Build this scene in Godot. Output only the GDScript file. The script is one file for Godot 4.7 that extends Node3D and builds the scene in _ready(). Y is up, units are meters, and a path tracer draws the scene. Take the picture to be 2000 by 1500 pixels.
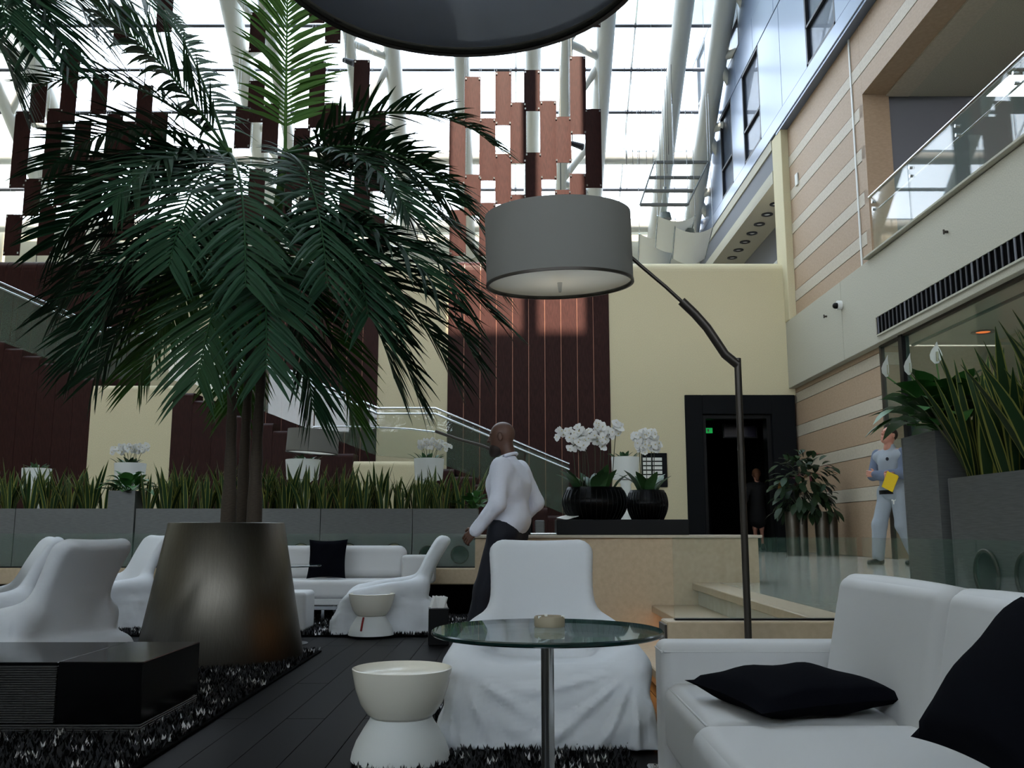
extends Node3D
# Hotel atrium lounge. y is up, metres. The camera sits at the eye of a seated guest.
const F := 1800.0
const EYE := Vector3(0, 0.95, 0)
const UPF := 0.53      # level of the raised marble floor
const TILT := 0.15708  # 9 degrees upwards
var M := {}
var used := {}
var rng := RandomNumberGenerator.new()

# ---------- mesh builder ----------
class MB:
	var v := PackedVector3Array()
	var n := PackedVector3Array()
	var c := PackedColorArray()
	var col := Color(1, 1, 1)
	func tri(a: Vector3, b: Vector3, d: Vector3, na: Vector3, nb: Vector3, nd: Vector3) -> void:
		var g := (d - a).cross(b - a)
		if g.dot(na + nb + nd) < 0.0:
			v.append_array([a, d, b]); n.append_array([na, nd, nb])
		else:
			v.append_array([a, b, d]); n.append_array([na, nb, nd])
		c.append_array([col, col, col])
	func sq(a: Vector3, b: Vector3, d: Vector3, e: Vector3, na: Vector3, nb: Vector3, nd: Vector3, ne: Vector3) -> void:
		tri(a, b, d, na, nb, nd)
		tri(a, d, e, na, nd, ne)
	func quad(a: Vector3, b: Vector3, d: Vector3, e: Vector3, hint := Vector3.ZERO) -> void:
		var g := (d - a).cross(b - a)
		if g.length() < 1e-12:
			g = (e - a).cross(d - a)
		g = g.normalized()
		if g.dot(hint) < 0.0:
			g = -g
		sq(a, b, d, e, g, g, g, g)
	func box(p: Vector3, s: Vector3, B := Basis()) -> void:
		cbox(p, s, 0.0, B)
	func cbox(p: Vector3, s: Vector3, bev: float, B := Basis()) -> void:
		# box with chamfered edges
		var h := s * 0.5
		var r: float = min(bev, 0.49 * min(s.x, min(s.y, s.z)))
		for ax in 3:
			for sg in [-1.0, 1.0]:
				var u := (ax + 1) % 3
				var w := (ax + 2) % 3
				var q := []
				for k in [[-1, -1], [1, -1], [1, 1], [-1, 1]]:
					var t := Vector3()
					t[ax] = sg * h[ax]; t[u] = k[0] * (h[u] - r); t[w] = k[1] * (h[w] - r)
					q.append(p + B * t)
				var nn := Vector3(); nn[ax] = sg
				quad(q[0], q[1], q[2], q[3], B * nn)
				if r > 0.0 and sg > 0.0:
					for s1 in [-1.0, 1.0]:
						for s2 in [-1.0, 1.0]:
							# edge along ax between faces u and w
							var a := Vector3(); var b := Vector3(); var d := Vector3(); var e := Vector3()
							a[ax] = -(h[ax] - r); b[ax] = h[ax] - r; d[ax] = b[ax]; e[ax] = a[ax]
							a[u] = s1 * h[u]; b[u] = a[u]; d[u] = s1 * (h[u] - r); e[u] = d[u]
							a[w] = s2 * (h[w] - r); b[w] = a[w]; d[w] = s2 * h[w]; e[w] = d[w]
							var hn := Vector3(); hn[u] = s1; hn[w] = s2
							quad(p + B * a, p + B * b, p + B * d, p + B * e, B * hn)
		if r > 0.0:
			for s1 in [-1.0, 1.0]:
				for s2 in [-1.0, 1.0]:
					for s3 in [-1.0, 1.0]:
						var a := Vector3(s1 * h.x, s2 * (h.y - r), s3 * (h.z - r))
						var b := Vector3(s1 * (h.x - r), s2 * h.y, s3 * (h.z - r))
						var d := Vector3(s1 * (h.x - r), s2 * (h.y - r), s3 * h.z)
						var nn := (B * Vector3(s1, s2, s3)).normalized()
						tri(p + B * a, p + B * b, p + B * d, nn, nn, nn)
	func rbox(p: Vector3, s: Vector3, r: float, B := Basis(), seg := 4, puff := 0.0) -> void:
		# rounded box; puff swells the faces outwards (cushions)
		var h := s * 0.5
		var co := []
		for ax in 3:
			var a := PackedFloat32Array()
			var inner: float = h[ax] - r
			for i in seg + 1:
				a.append(-h[ax] + r * i / seg)
			if puff > 0.0:
				for i in range(1, 6):
					a.append(lerp(-inner, inner, i / 6.0))
			for i in seg + 1:
				a.append(inner + r * i / seg)
			co.append(a)
		for ax in 3:
			var u := (ax + 1) % 3
			var w := (ax + 2) % 3
			for sg in [-1.0, 1.0]:
				var P := []; var N := []
				for i in co[u].size():
					var row := PackedVector3Array(); var rn := PackedVector3Array()
					for j in co[w].size():
						var t := Vector3()
						t[ax] = sg * h[ax]; t[u] = co[u][i]; t[w] = co[w][j]
						var q := Vector3(clampf(t.x, -h.x + r, h.x - r), clampf(t.y, -h.y + r, h.y - r), clampf(t.z, -h.z + r, h.z - r))
						var dn := (t - q).normalized()
						var pos := q + dn * r
						if puff > 0.0:
							var fu: float = 1.0 - pow(absf(t[u] / h[u]), 2.0)
							var fw: float = 1.0 - pow(absf(t[w] / h[w]), 2.0)
							pos[ax] += sg * puff * sqrt(maxf(fu * fw, 0.0))
							var tilt := Vector3()
							tilt[u] = puff * 1.6 * t[u] / (h[u] * h[u]) * sqrt(maxf(fw, 0.0)); tilt[w] = puff * 1.6 * t[w] / (h[w] * h[w]) * sqrt(maxf(fu, 0.0))
							dn = (dn + tilt).normalized()
						row.append(p + B * pos); rn.append(B * dn)
					P.append(row); N.append(rn)
				for i in P.size() - 1:
					for j in P[0].size() - 1:
						sq(P[i][j], P[i + 1][j], P[i + 1][j + 1], P[i][j + 1], N[i][j], N[i + 1][j], N[i + 1][j + 1], N[i][j + 1])
	func tube(pts: Array, rad, sides := 10, caps := true) -> void:
		var m := pts.size()
		var up := Vector3.UP
		var rings := []; var norms := []
		var prev := Vector3.ZERO
		for i in m:
			var t: Vector3 = (pts[min(i + 1, m - 1)] - pts[max(i - 1, 0)]).normalized()
			if prev == Vector3.ZERO:
				prev = t.cross(up)
				if prev.length() < 0.05:
					prev = t.cross(Vector3.RIGHT)
			prev = (prev - t * prev.dot(t)).normalized()
			var b := t.cross(prev)
			var r: float = rad[i] if rad is Array else rad
			var ring := PackedVector3Array(); var nr := PackedVector3Array()
			for k in sides:
				var a := TAU * k / sides
				var d := prev * cos(a) + b * sin(a)
				ring.append(pts[i] + d * r); nr.append(d)
			rings.append(ring); norms.append(nr)
		for i in m - 1:
			for k in sides:
				var k2 := (k + 1) % sides
				sq(rings[i][k], rings[i + 1][k], rings[i + 1][k2], rings[i][k2], norms[i][k], norms[i + 1][k], norms[i + 1][k2], norms[i][k2])
		if caps:
			for e in [0, m - 1]:
				var t: Vector3 = (pts[0] - pts[1]).normalized() if e == 0 else (pts[m - 1] - pts[m - 2]).normalized()
				for k in sides:
					tri(pts[e], rings[e][k], rings[e][(k + 1) % sides], t, t, t)
	func lathe(prof: Array, seg := 32, p := Vector3.ZERO, sx := 1.0, sz := 1.0) -> void:
		# prof: [[radius, y], ...] going along the outline
		var m := prof.size()
		for i in m - 1:
			var a := Vector2(prof[i][0], prof[i][1]); var b := Vector2(prof[i + 1][0], prof[i + 1][1])
			var d := (b - a).normalized()
			var nn := Vector2(d.y, -d.x)
			var n0 := nn; var n1 := nn
			if i > 0:
				var d0 := (a - Vector2(prof[i - 1][0], prof[i - 1][1])).normalized()
				if d0.dot(d) > 0.75:
					n0 = (nn + Vector2(d0.y, -d0.x)).normalized()
			if i < m - 2:
				var d1 := (Vector2(prof[i + 2][0], prof[i + 2][1]) - b).normalized()
				if d1.dot(d) > 0.75:
					n1 = (nn + Vector2(d1.y, -d1.x)).normalized()
			for k in seg:
				var c0 := Vector2(cos(TAU * k / seg), sin(TAU * k / seg)); var c1 := Vector2(cos(TAU * (k + 1) / seg), sin(TAU * (k + 1) / seg))
				sq(p + Vector3(a.x * c0.x * sx, a.y, a.x * c0.y * sz), p + Vector3(b.x * c0.x * sx, b.y, b.x * c0.y * sz), p + Vector3(b.x * c1.x * sx, b.y, b.x * c1.y * sz), p + Vector3(a.x * c1.x * sx, a.y, a.x * c1.y * sz),
					Vector3(n0.x * c0.x, n0.y, n0.x * c0.y), Vector3(n1.x * c0.x, n1.y, n1.x * c0.y), Vector3(n1.x * c1.x, n1.y, n1.x * c1.y), Vector3(n0.x * c1.x, n0.y, n0.x * c1.y))
	func prism(poly: PackedVector2Array, z0: float, z1: float, T := Transform3D()) -> void:
		# polygon in xy, extruded along z
		var idx := Geometry2D.triangulate_polygon(poly)
		for zz in [z0, z1]:
			var nn: Vector3 = T.basis * Vector3(0, 0, -1.0 if zz == min(z0, z1) else 1.0)
			for i in range(0, idx.size(), 3):
				tri(T * Vector3(poly[idx[i]].x, poly[idx[i]].y, zz), T * Vector3(poly[idx[i + 1]].x, poly[idx[i + 1]].y, zz), T * Vector3(poly[idx[i + 2]].x, poly[idx[i + 2]].y, zz), nn, nn, nn)
		var area := 0.0
		for i in poly.size():
			area += poly[i].cross(poly[(i + 1) % poly.size()])
		for i in poly.size():
			var a := poly[i]; var b := poly[(i + 1) % poly.size()]
			var o := (b - a).orthogonal() * (1.0 if area < 0.0 else -1.0)
			quad(T * Vector3(a.x, a.y, z0), T * Vector3(b.x, b.y, z0), T * Vector3(b.x, b.y, z1), T * Vector3(a.x, a.y, z1), -(T.basis * Vector3(o.x, o.y, 0)))
	func grid(rows: Array) -> void:
		# smooth open sheet through rows of points
		var R := rows.size(); var C: int = rows[0].size()
		var N := []
		for i in R:
			var nr := PackedVector3Array()
			for j in C:
				var du: Vector3 = rows[min(i + 1, R - 1)][j] - rows[max(i - 1, 0)][j]
				var dv: Vector3 = rows[i][min(j + 1, C - 1)] - rows[i][max(j - 1, 0)]
				nr.append(du.cross(dv).normalized())
			N.append(nr)
		for i in R - 1:
			for j in C - 1:
				sq(rows[i][j], rows[i + 1][j], rows[i + 1][j + 1], rows[i][j + 1], N[i][j], N[i + 1][j], N[i + 1][j + 1], N[i][j + 1])
	func mesh() -> ArrayMesh:
		var a := []
		a.resize(Mesh.ARRAY_MAX)
		a[Mesh.ARRAY_VERTEX] = v; a[Mesh.ARRAY_NORMAL] = n; a[Mesh.ARRAY_COLOR] = c
		var m := ArrayMesh.new()
		m.add_surface_from_arrays(Mesh.PRIMITIVE_TRIANGLES, a)
		return m

# ---------- distance field meshed as surface nets ----------
class Net:
	var o: Vector3
	var h: float
	var nx: int
	var ny: int
	var nz: int
	var f := PackedFloat32Array()
	func _init(lo: Vector3, hi: Vector3, cell: float) -> void:
		o = lo; h = cell
		nx = int((hi.x - lo.x) / cell) + 2; ny = int((hi.y - lo.y) / cell) + 2; nz = int((hi.z - lo.z) / cell) + 2
		f.resize(nx * ny * nz); f.fill(9.0)
	func cap(a: Vector3, b: Vector3, ra: float, rb: float, k := 0.03) -> void:
		var m := maxf(ra, rb) + k + 2.0 * h
		var lo := (a.min(b) - Vector3(m, m, m) - o) / h
		var hi := (a.max(b) + Vector3(m, m, m) - o) / h
		var ab := b - a
		var l2 := maxf(ab.length_squared(), 1e-9)
		for z in range(maxi(0, int(lo.z)), mini(nz, int(hi.z) + 1)):
			for y in range(maxi(0, int(lo.y)), mini(ny, int(hi.y) + 1)):
				for x in range(maxi(0, int(lo.x)), mini(nx, int(hi.x) + 1)):
					var p := o + Vector3(x, y, z) * h
					var t := clampf((p - a).dot(ab) / l2, 0.0, 1.0)
					var d := (p - a - ab * t).length() - lerpf(ra, rb, t)
					var i := (z * ny + y) * nx + x
					var e := f[i]
					var g := maxf(k - absf(d - e), 0.0) / k
					f[i] = minf(d, e) - g * g * k * 0.25
	func ell(p0: Vector3, r: Vector3, k := 0.03, B := Basis(), carve := false) -> void:
		var m: float = maxf(r.x, maxf(r.y, r.z)) + k + 2.0 * h
		var lo := (p0 - Vector3(m, m, m) - o) / h
		var hi := (p0 + Vector3(m, m, m) - o) / h
		var Bi := B.inverse()
		var mr: float = minf(r.x, minf(r.y, r.z))
		for z in range(maxi(0, int(lo.z)), mini(nz, int(hi.z) + 1)):
			for y in range(maxi(0, int(lo.y)), mini(ny, int(hi.y) + 1)):
				for x in range(maxi(0, int(lo.x)), mini(nx, int(hi.x) + 1)):
					var q := Bi * (o + Vector3(x, y, z) * h - p0)
					var kk := (q / r).length()
					var d := (kk - 1.0) * mr if kk < 0.6 else kk * (kk - 1.0) / maxf((q / (r * r)).length(), 1e-6)
					var i := (z * ny + y) * nx + x
					if carve:
						var e := -d
						var g := maxf(k - absf(e - f[i]), 0.0) / k
						f[i] = maxf(f[i], e) + g * g * k * 0.25
					else:
						var g := maxf(k - absf(d - f[i]), 0.0) / k
						f[i] = minf(d, f[i]) - g * g * k * 0.25
	func fill(fn: Callable) -> void:
		var i := 0
		for z in nz:
			for y in ny:
				for x in nx:
					f[i] = fn.call(o + Vector3(x, y, z) * h)
					i += 1
	func emit(mb: MB) -> void:
		var id := PackedInt32Array(); id.resize(f.size()); id.fill(-1)
		var P := PackedVector3Array(); var N := PackedVector3Array()
		var sx := 1; var sy := nx; var sz := nx * ny
		for z in nz - 1:
			for y in ny - 1:
				for x in nx - 1:
					var i := z * sz + y * sy + x
					var a := f[i]; var b := f[i + sx]; var cc := f[i + sy]; var d := f[i + sx + sy]
					var e := f[i + sz]; var g := f[i + sx + sz]; var j := f[i + sy + sz]; var k := f[i + sx + sy + sz]
					var lo := minf(minf(minf(a, b), minf(cc, d)), minf(minf(e, g), minf(j, k)))
					if lo >= 0.0:
						continue
					var hi := maxf(maxf(maxf(a, b), maxf(cc, d)), maxf(maxf(e, g), maxf(j, k)))
					if hi < 0.0:
						continue
					var s := Vector3.ZERO
					var m := 0
					for t in [[a, b, 0, 0, 0, 0], [cc, d, 0, 0, 1, 0], [e, g, 0, 0, 0, 1], [j, k, 0, 0, 1, 1], [a, cc, 1, 0, 0, 0], [b, d, 1, 1, 0, 0], [e, j, 1, 0, 0, 1], [g, k, 1, 1, 0, 1], [a, e, 2, 0, 0, 0], [b, g, 2, 1, 0, 0], [cc, j, 2, 0, 1, 0], [d, k, 2, 1, 1, 0]]:
						var p: float = t[0]; var q: float = t[1]
						if (p < 0.0) != (q < 0.0):
							var w := Vector3(t[3], t[4], t[5])
							w[t[2]] = p / (p - q)
							s += w
							m += 1
					id[i] = P.size()
					P.append(o + (Vector3(x, y, z) + s / m) * h)
					N.append(Vector3(b + d + g + k - a - cc - e - j, cc + d + j + k - a - b - e - g, e + g + j + k - a - b - cc - d).normalized())
		for z in range(1, nz - 1):
			for y in range(1, ny - 1):
				for x in range(1, nx - 1):
					var i := z * sz + y * sy + x
					var s0 := f[i] < 0.0
					if id[i] < 0 and not s0:
						pass
					if s0 != (f[i + sx] < 0.0):
						_q(mb, P, N, id[i], id[i - sy], id[i - sy - sz], id[i - sz])
					if s0 != (f[i + sy] < 0.0):
						_q(mb, P, N, id[i], id[i - sx], id[i - sx - sz], id[i - sz])
					if s0 != (f[i + sz] < 0.0):
						_q(mb, P, N, id[i], id[i - sx], id[i - sx - sy], id[i - sy])
	func _q(mb: MB, P, N, a: int, b: int, d: int, e: int) -> void:
		if a < 0 or b < 0 or d < 0 or e < 0:
			return
		mb.sq(P[a], P[b], P[d], P[e], N[a], N[b], N[d], N[e])

# ---------- pixels of the photograph to points on a plane of the place ----------
func ray(u: float, v: float) -> Vector3:
	var xc := (u - 1000.0) / F
	var yc := (750.0 - v) / F
	return Vector3(xc, yc * cos(TILT) + sin(TILT), -cos(TILT) + yc * sin(TILT))
func pz(u: float, v: float, d: float) -> Vector3:
	var r := ray(u, v)
	return EYE + r * (d / -r.z)
func px(u: float, v: float, x: float) -> Vector3:
	var r := ray(u, v)
	return EYE + r * (x / r.x)
func py(u: float, v: float, y: float) -> Vector3:
	var r := ray(u, v)
	return EYE + r * ((y - EYE.y) / r.y)

# ---------- naming ----------
func numbered(called: String) -> String:
	if not used.has(called):
		used[called] = 0
		return called
	used[called] += 1
	return "%s_%03d" % [called, used[called]]
func tag(o: Node, label: String, category: String, group := "", kind := "") -> Node:
	if label: o.set_meta("label", label)
	if category: o.set_meta("category", category)
	if group: o.set_meta("group", group)
	if kind: o.set_meta("kind", kind)
	return o
func thing(called: String, label: String, category: String, at := Vector3.ZERO, turn := 0.0, group := "") -> Node3D:
	var o := Node3D.new()
	o.name = numbered(called)
	add_child(o)
	o.position = at; o.rotation.y = turn
	tag(o, label, category, group)
	return o
func part(called: String, mb, mat: Material, parent: Node, at := Vector3.ZERO) -> MeshInstance3D:
	var o := MeshInstance3D.new()
	o.mesh = mb.mesh() if mb is MB else mb
	o.material_override = mat
	o.name = called
	o.position = at
	parent.add_child(o, true)
	return o
func solo(called: String, mb, mat: Material, label: String, category: String, at := Vector3.ZERO, group := "") -> MeshInstance3D:
	var o := part(numbered(called), mb, mat, self, at)
	tag(o, label, category, group)
	return o
func struct(called: String, label: String) -> Node3D:
	var o := Node3D.new()
	o.name = numbered(called)
	add_child(o)
	tag(o, label, "", "", "structure")
	return o
func copy(o: Node3D, at: Vector3, turn: float, label := "", scale := 1.0) -> Node3D:
	var c: Node3D = o.duplicate()
	c.name = numbered(String(o.name).rstrip("_0123456789"))
	add_child(c)
	c.position = at; c.rotation.y = turn
	if scale != 1.0: c.scale = Vector3.ONE * scale
	if label: c.set_meta("label", label)
	return c
func bx(p: Vector3, s: Vector3, bev := 0.0) -> MB:
	var m := MB.new()
	m.cbox(p, s, bev)
	return m
func span(a: Vector3, b: Vector3, bev := 0.0) -> MB:
	return bx((a + b) * 0.5, (b - a).abs(), bev)

# ---------- materials ----------
func noise_tex(freq: float, lo: Color, hi: Color, octaves := 4, seed_ := 1, normal := false, bump := 4.0) -> NoiseTexture2D:
	var f := FastNoiseLite.new()
	f.noise_type = FastNoiseLite.TYPE_SIMPLEX_SMOOTH
	f.frequency = freq; f.fractal_octaves = octaves; f.seed = seed_
	var t := NoiseTexture2D.new()
	t.width = 512; t.height = 512; t.seamless = true; t.noise = f
	if normal:
		t.as_normal_map = true; t.bump_strength = bump
	else:
		var g := Gradient.new()
		g.set_color(0, lo); g.set_color(1, hi)
		t.color_ramp = g
	return t
func mat(c: Color, rough := 0.6, metal := 0.0, spec := 0.5) -> StandardMaterial3D:
	var m := StandardMaterial3D.new()
	m.albedo_color = c; m.roughness = rough; m.metallic = metal
	m.metallic_specular = spec
	return m
func tri_tex(m: StandardMaterial3D, t: Texture2D, s: Vector3, world := true) -> StandardMaterial3D:
	m.albedo_texture = t
	m.uv1_triplanar = true; m.uv1_world_triplanar = world; m.uv1_scale = s
	return m
func tri_bump(m: StandardMaterial3D, t: Texture2D, s: Vector3, k := 1.0, world := false) -> StandardMaterial3D:
	m.normal_enabled = true; m.normal_texture = t; m.normal_scale = k
	m.uv1_triplanar = true; m.uv1_world_triplanar = world; m.uv1_scale = s
	return m
func pane(c: Color, alpha: float) -> StandardMaterial3D:
	var m := mat(Color(c.r, c.g, c.b, alpha), 0.02)
	m.transparency = BaseMaterial3D.TRANSPARENCY_ALPHA
	return m
func leafy(c: Color, back: Color, rough := 0.55) -> StandardMaterial3D:
	var m := mat(c, rough)
	m.vertex_color_use_as_albedo = true
	m.metallic_specular = 0.3
	m.backlight_enabled = true; m.backlight = back
	m.cull_mode = BaseMaterial3D.CULL_DISABLED
	return m
func glow(c: Color, e: float) -> StandardMaterial3D:
	var m := mat(c, 0.5)
	m.emission_enabled = true; m.emission = c; m.emission_energy_multiplier = e
	return m
func make_materials() -> void:
	var speck := noise_tex(0.09, Color(0.88, 0.88, 0.88), Color(1, 1, 1), 5, 3)
	var grain := noise_tex(0.05, Color(0.62, 0.6, 0.6), Color(1, 1, 1), 5, 8)
	var marble := noise_tex(0.03, Color(0.92, 0.915, 0.90), Color(1, 1, 1), 6, 5)
	var weave := noise_tex(0.35, Color.BLACK, Color.WHITE, 2, 2, true, 3.0)
	var brush := noise_tex(0.06, Color(0.82, 0.82, 0.82), Color(1, 1, 1), 3, 12)
	M.cream = tri_tex(mat(Color(0.86, 0.82, 0.68), 0.75), speck, Vector3(1.3, 1.3, 1.3))
	M.fascia = tri_tex(mat(Color(0.75, 0.735, 0.665), 0.7), speck, Vector3(0.9, 0.9, 0.9))
	M.copper = tri_tex(mat(Color(0.235, 0.13, 0.115), 0.5, 0.0, 0.22), grain, Vector3(3.0, 0.18, 3.0))
	M.seam = mat(Color(0.55, 0.38, 0.3), 0.35, 0.6)
	M.tan = tri_tex(mat(Color(0.70, 0.60, 0.50), 0.6), marble, Vector3(0.7, 1.6, 0.7))
	M.pale = tri_tex(mat(Color(0.77, 0.73, 0.66), 0.55), marble, Vector3(0.9, 1.2, 0.9))
	M.stone = tri_tex(mat(Color(0.77, 0.69, 0.57), 0.45), marble, Vector3(1.1, 1.1, 1.1))
	M.marble = tri_tex(mat(Color(0.80, 0.80, 0.76), 0.12), marble, Vector3(0.5, 0.5, 0.5))
	M.wood = tri_tex(mat(Color(0.065, 0.057, 0.057), 0.4, 0.0, 0.12), grain, Vector3(4.0, 0.4, 0.4))
	M.white = mat(Color(0.86, 0.87, 0.86), 0.5)
	M.fabric = tri_bump(mat(Color(0.83, 0.84, 0.85), 0.9), weave, Vector3(9, 9, 9), 0.5)
	M.leather = tri_bump(mat(Color(0.77, 0.77, 0.765), 0.6), weave, Vector3(5, 5, 5), 0.25)
	M.black_cloth = tri_bump(mat(Color(0.05, 0.053, 0.075), 0.95, 0.0, 0.1), weave, Vector3(9, 9, 9), 0.6)
	M.black = mat(Color(0.03, 0.03, 0.035), 0.45, 0.0, 0.3)
	M.lacquer = mat(Color(0.022, 0.022, 0.025), 0.16, 0.0, 0.35)
	M.rib = mat(Color(0.24, 0.24, 0.235), 0.35, 0.0, 0.4)
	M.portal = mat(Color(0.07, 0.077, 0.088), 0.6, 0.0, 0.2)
	M.gap = mat(Color(0.02, 0.02, 0.02), 0.9, 0.0, 0.1)
	M.shade = tri_bump(mat(Color(0.49, 0.485, 0.465), 0.9), weave, Vector3(7, 7, 7), 0.4)
	M.shade.backlight_enabled = true; M.shade.backlight = Color(0.08, 0.08, 0.075)
	M.diffuser = mat(Color(0.86, 0.85, 0.79), 0.5)
	M.diffuser.backlight_enabled = true; M.diffuser.backlight = Color(0.95, 0.94, 0.9)
	M.acrylic = mat(Color(0.42, 0.45, 0.52), 0.07)
	M.acrylic.backlight_enabled = true; M.acrylic.backlight = Color(0.55, 0.57, 0.62)
	M.bronze = mat(Color(0.27, 0.25, 0.23), 0.4, 0.7)
	M.chrome = mat(Color(0.78, 0.79, 0.8), 0.16, 1.0)
	M.steel = tri_tex(mat(Color(0.43, 0.41, 0.375), 0.40, 1.0), brush, Vector3(6, 0.12, 6), false)
	M.grey_metal = tri_tex(mat(Color(0.45, 0.46, 0.45), 0.5, 0.25), brush, Vector3(0.3, 5, 0.3))
	M.clad = mat(Color(0.45, 0.51, 0.61), 0.28, 0.3)
	M.grey_wall = mat(Color(0.42, 0.43, 0.46), 0.7)
	M.truss = mat(Color(0.84, 0.85, 0.84), 0.45)
	M.mullion = mat(Color(0.16, 0.17, 0.2), 0.5)
	M.glass = pane(Color(0.42, 0.58, 0.50), 0.10)
	M.glass.metallic_specular = 0.35
	M.table_glass = pane(Color(0.40, 0.62, 0.58), 0.22)
	M.glass_edge = mat(Color(0.07, 0.16, 0.15), 0.15)
	M.sky_glass = pane(Color(0.9, 0.96, 1.0), 0.05)
	M.fill_laylight = mat(Color(0.93, 0.93, 0.9), 0.9)
	M.fill_laylight.backlight_enabled = true; M.fill_laylight.backlight = Color(0.58, 0.58, 0.58)  # translucent sheet for the added fill panes; backlight sets their strength
	M.frit = pane(Color(0.80, 0.88, 0.84), 0.5)
	M.dark_glass = pane(Color(0.05, 0.06, 0.06), 0.25)
	M.dark_glass.metallic_specular = 0.12
	M.palm = leafy(Color(0.16, 0.27, 0.17), Color(0.16, 0.26, 0.08))
	M.palm2 = leafy(Color(0.13, 0.25, 0.17), Color(0.10, 0.18, 0.06))
	M.palm3 = leafy(Color(0.24, 0.36, 0.16), Color(0.30, 0.42, 0.10))
	M.trunk = tri_tex(mat(Color(0.30, 0.26, 0.21), 0.9), grain, Vector3(1.0, 9.0, 1.0), false)
	M.plant = leafy(Color(1, 1, 1), Color(0.2, 0.25, 0.1), 0.4)
	M.petal = leafy(Color(0.93, 0.93, 0.92), Color(0.5, 0.5, 0.5), 0.6)
	M.stem = mat(Color(0.17, 0.2, 0.1), 0.6)
	M.soil = mat(Color(0.08, 0.06, 0.05), 0.95)
	M.skin_dark = mat(Color(0.36, 0.25, 0.20), 0.55)
	M.skin = mat(Color(0.72, 0.50, 0.42), 0.55)
	M.shirt = tri_bump(mat(Color(0.88, 0.89, 0.93), 0.85), weave, Vector3(8, 8, 8), 0.4)
	M.jeans = mat(Color(0.07, 0.08, 0.12), 0.85)
	M.grey_sweat = tri_bump(mat(Color(0.58, 0.61, 0.64), 0.95), weave, Vector3(9, 9, 9), 0.5)
	M.grey_sleeve = tri_bump(mat(Color(0.40, 0.44, 0.52), 0.95), weave, Vector3(9, 9, 9), 0.5)
	M.hair = mat(Color(0.16, 0.11, 0.08), 0.7)
	M.hair_fair = mat(Color(0.42, 0.26, 0.17), 0.7)
	M.dark_suit = mat(Color(0.04, 0.042, 0.05), 0.85)
	M.shoe = mat(Color(0.04, 0.04, 0.045), 0.45)
	M.yellow = mat(Color(0.88, 0.74, 0.10), 0.7)
	M.red = mat(Color(0.55, 0.08, 0.09), 0.6)
	M.paper = mat(Color(0.9, 0.9, 0.88), 0.8)
	M.ceramic = mat(Color(0.89, 0.87, 0.81), 0.2)
	M.ash = mat(Color(0.62, 0.57, 0.48), 0.6)
	M.led = glow(Color(1.0, 0.72, 0.42), 6.0)
	M.warm = glow(Color(1.0, 0.5, 0.2), 2.2)
	M.exit = glow(Color(0.15, 0.85, 0.4), 0.8)
	M.pile = mat(Color(1, 1, 1), 0.95)
	M.pile.vertex_color_use_as_albedo = true

# ---------- the setting ----------
const ROOF_Y := 9.88
const ROOF_Z := -26.0
const ROOF_S := 0.7813  # tan 38 degrees: the glazed roof rises towards the lounge
func roof_at(u: float, v: float, drop := 0.0) -> Vector3:
	var r := ray(u, v)
	var t := (ROOF_Y - drop - ROOF_Z * ROOF_S - EYE.y) / (r.y - r.z * ROOF_S)
	return EYE + r * t
func roof_y(z: float) -> float:
	return ROOF_Y + (z - ROOF_Z) * ROOF_S

func ribbon(x0: float, x1: float, zf: float, y0: float, top: float, deep: float, r: float) -> MB:
	# a vertical band whose top edge rolls backwards
	var p := PackedVector2Array([Vector2(0, y0), Vector2(0, top - r)])
	for i in range(1, 7):
		var a := PI * 0.5 * i / 6.0
		p.append(Vector2(r - r * cos(a), top - r + r * sin(a)))
	p.append(Vector2(deep, top))
	p.append(Vector2(deep, y0))
	var m := MB.new()
	m.prism(p, x0, x1, Transform3D(Basis(Vector3(0, 0, -1), Vector3(0, 1, 0), Vector3(1, 0, 0)), Vector3(0, 0, zf)))
	return m

func build_floor() -> void:
	var f := struct("floor", "dark wood lounge floor below a raised pale marble floor")
	# boards of the lounge floor run away from the camera
	var board := bx(Vector3.ZERO, Vector3(0.196, 0.04, 3.0), 0.0015).mesh()
	part("subfloor", span(Vector3(-15, -0.3, -10.8), Vector3(1.62, -0.04, 8)), M.gap, f)
	for i in 40:
		for j in 4:
			var o := part("plank", board, M.wood, f, Vector3(-6.2 + i * 0.198, -0.02, -0.4 - j * 3.004 - (1.1 if i % 2 else 0.0)))
			o.name = "plank"
	part("plank", span(Vector3(-15, -0.04, -10.8), Vector3(-6.31, 0.0, 8)), M.wood, f)
	part("plank", span(Vector3(-6.3, -0.04, 1.1), Vector3(1.62, 0.0, 8)), M.wood, f)
	part("marble_slab", span(Vector3(-15, -0.3, -27), Vector3(12, UPF, -10.78)), M.marble, f)
	part("marble_slab", span(Vector3(-0.3, -0.3, -10.78), Vector3(12, UPF, -8.0)), M.marble, f)
	part("marble_slab", span(Vector3(1.5, -0.3, -8.0), Vector3(12, UPF, -4.4)), M.marble, f)
	part("marble_slab", span(Vector3(1.64, -0.3, -4.4), Vector3(12, UPF, 8)), M.marble, f)
	# curb of the raised floor; a near-black board below stands for recess shade
	part("curb", span(Vector3(-15, 0.35, -10.78), Vector3(-0.3, UPF - 0.002, -10.5), 0.01), M.stone, f)
	part("recess", span(Vector3(-15, 0.0, -10.78), Vector3(-0.3, 0.35, -10.74)), M.gap, f)

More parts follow.
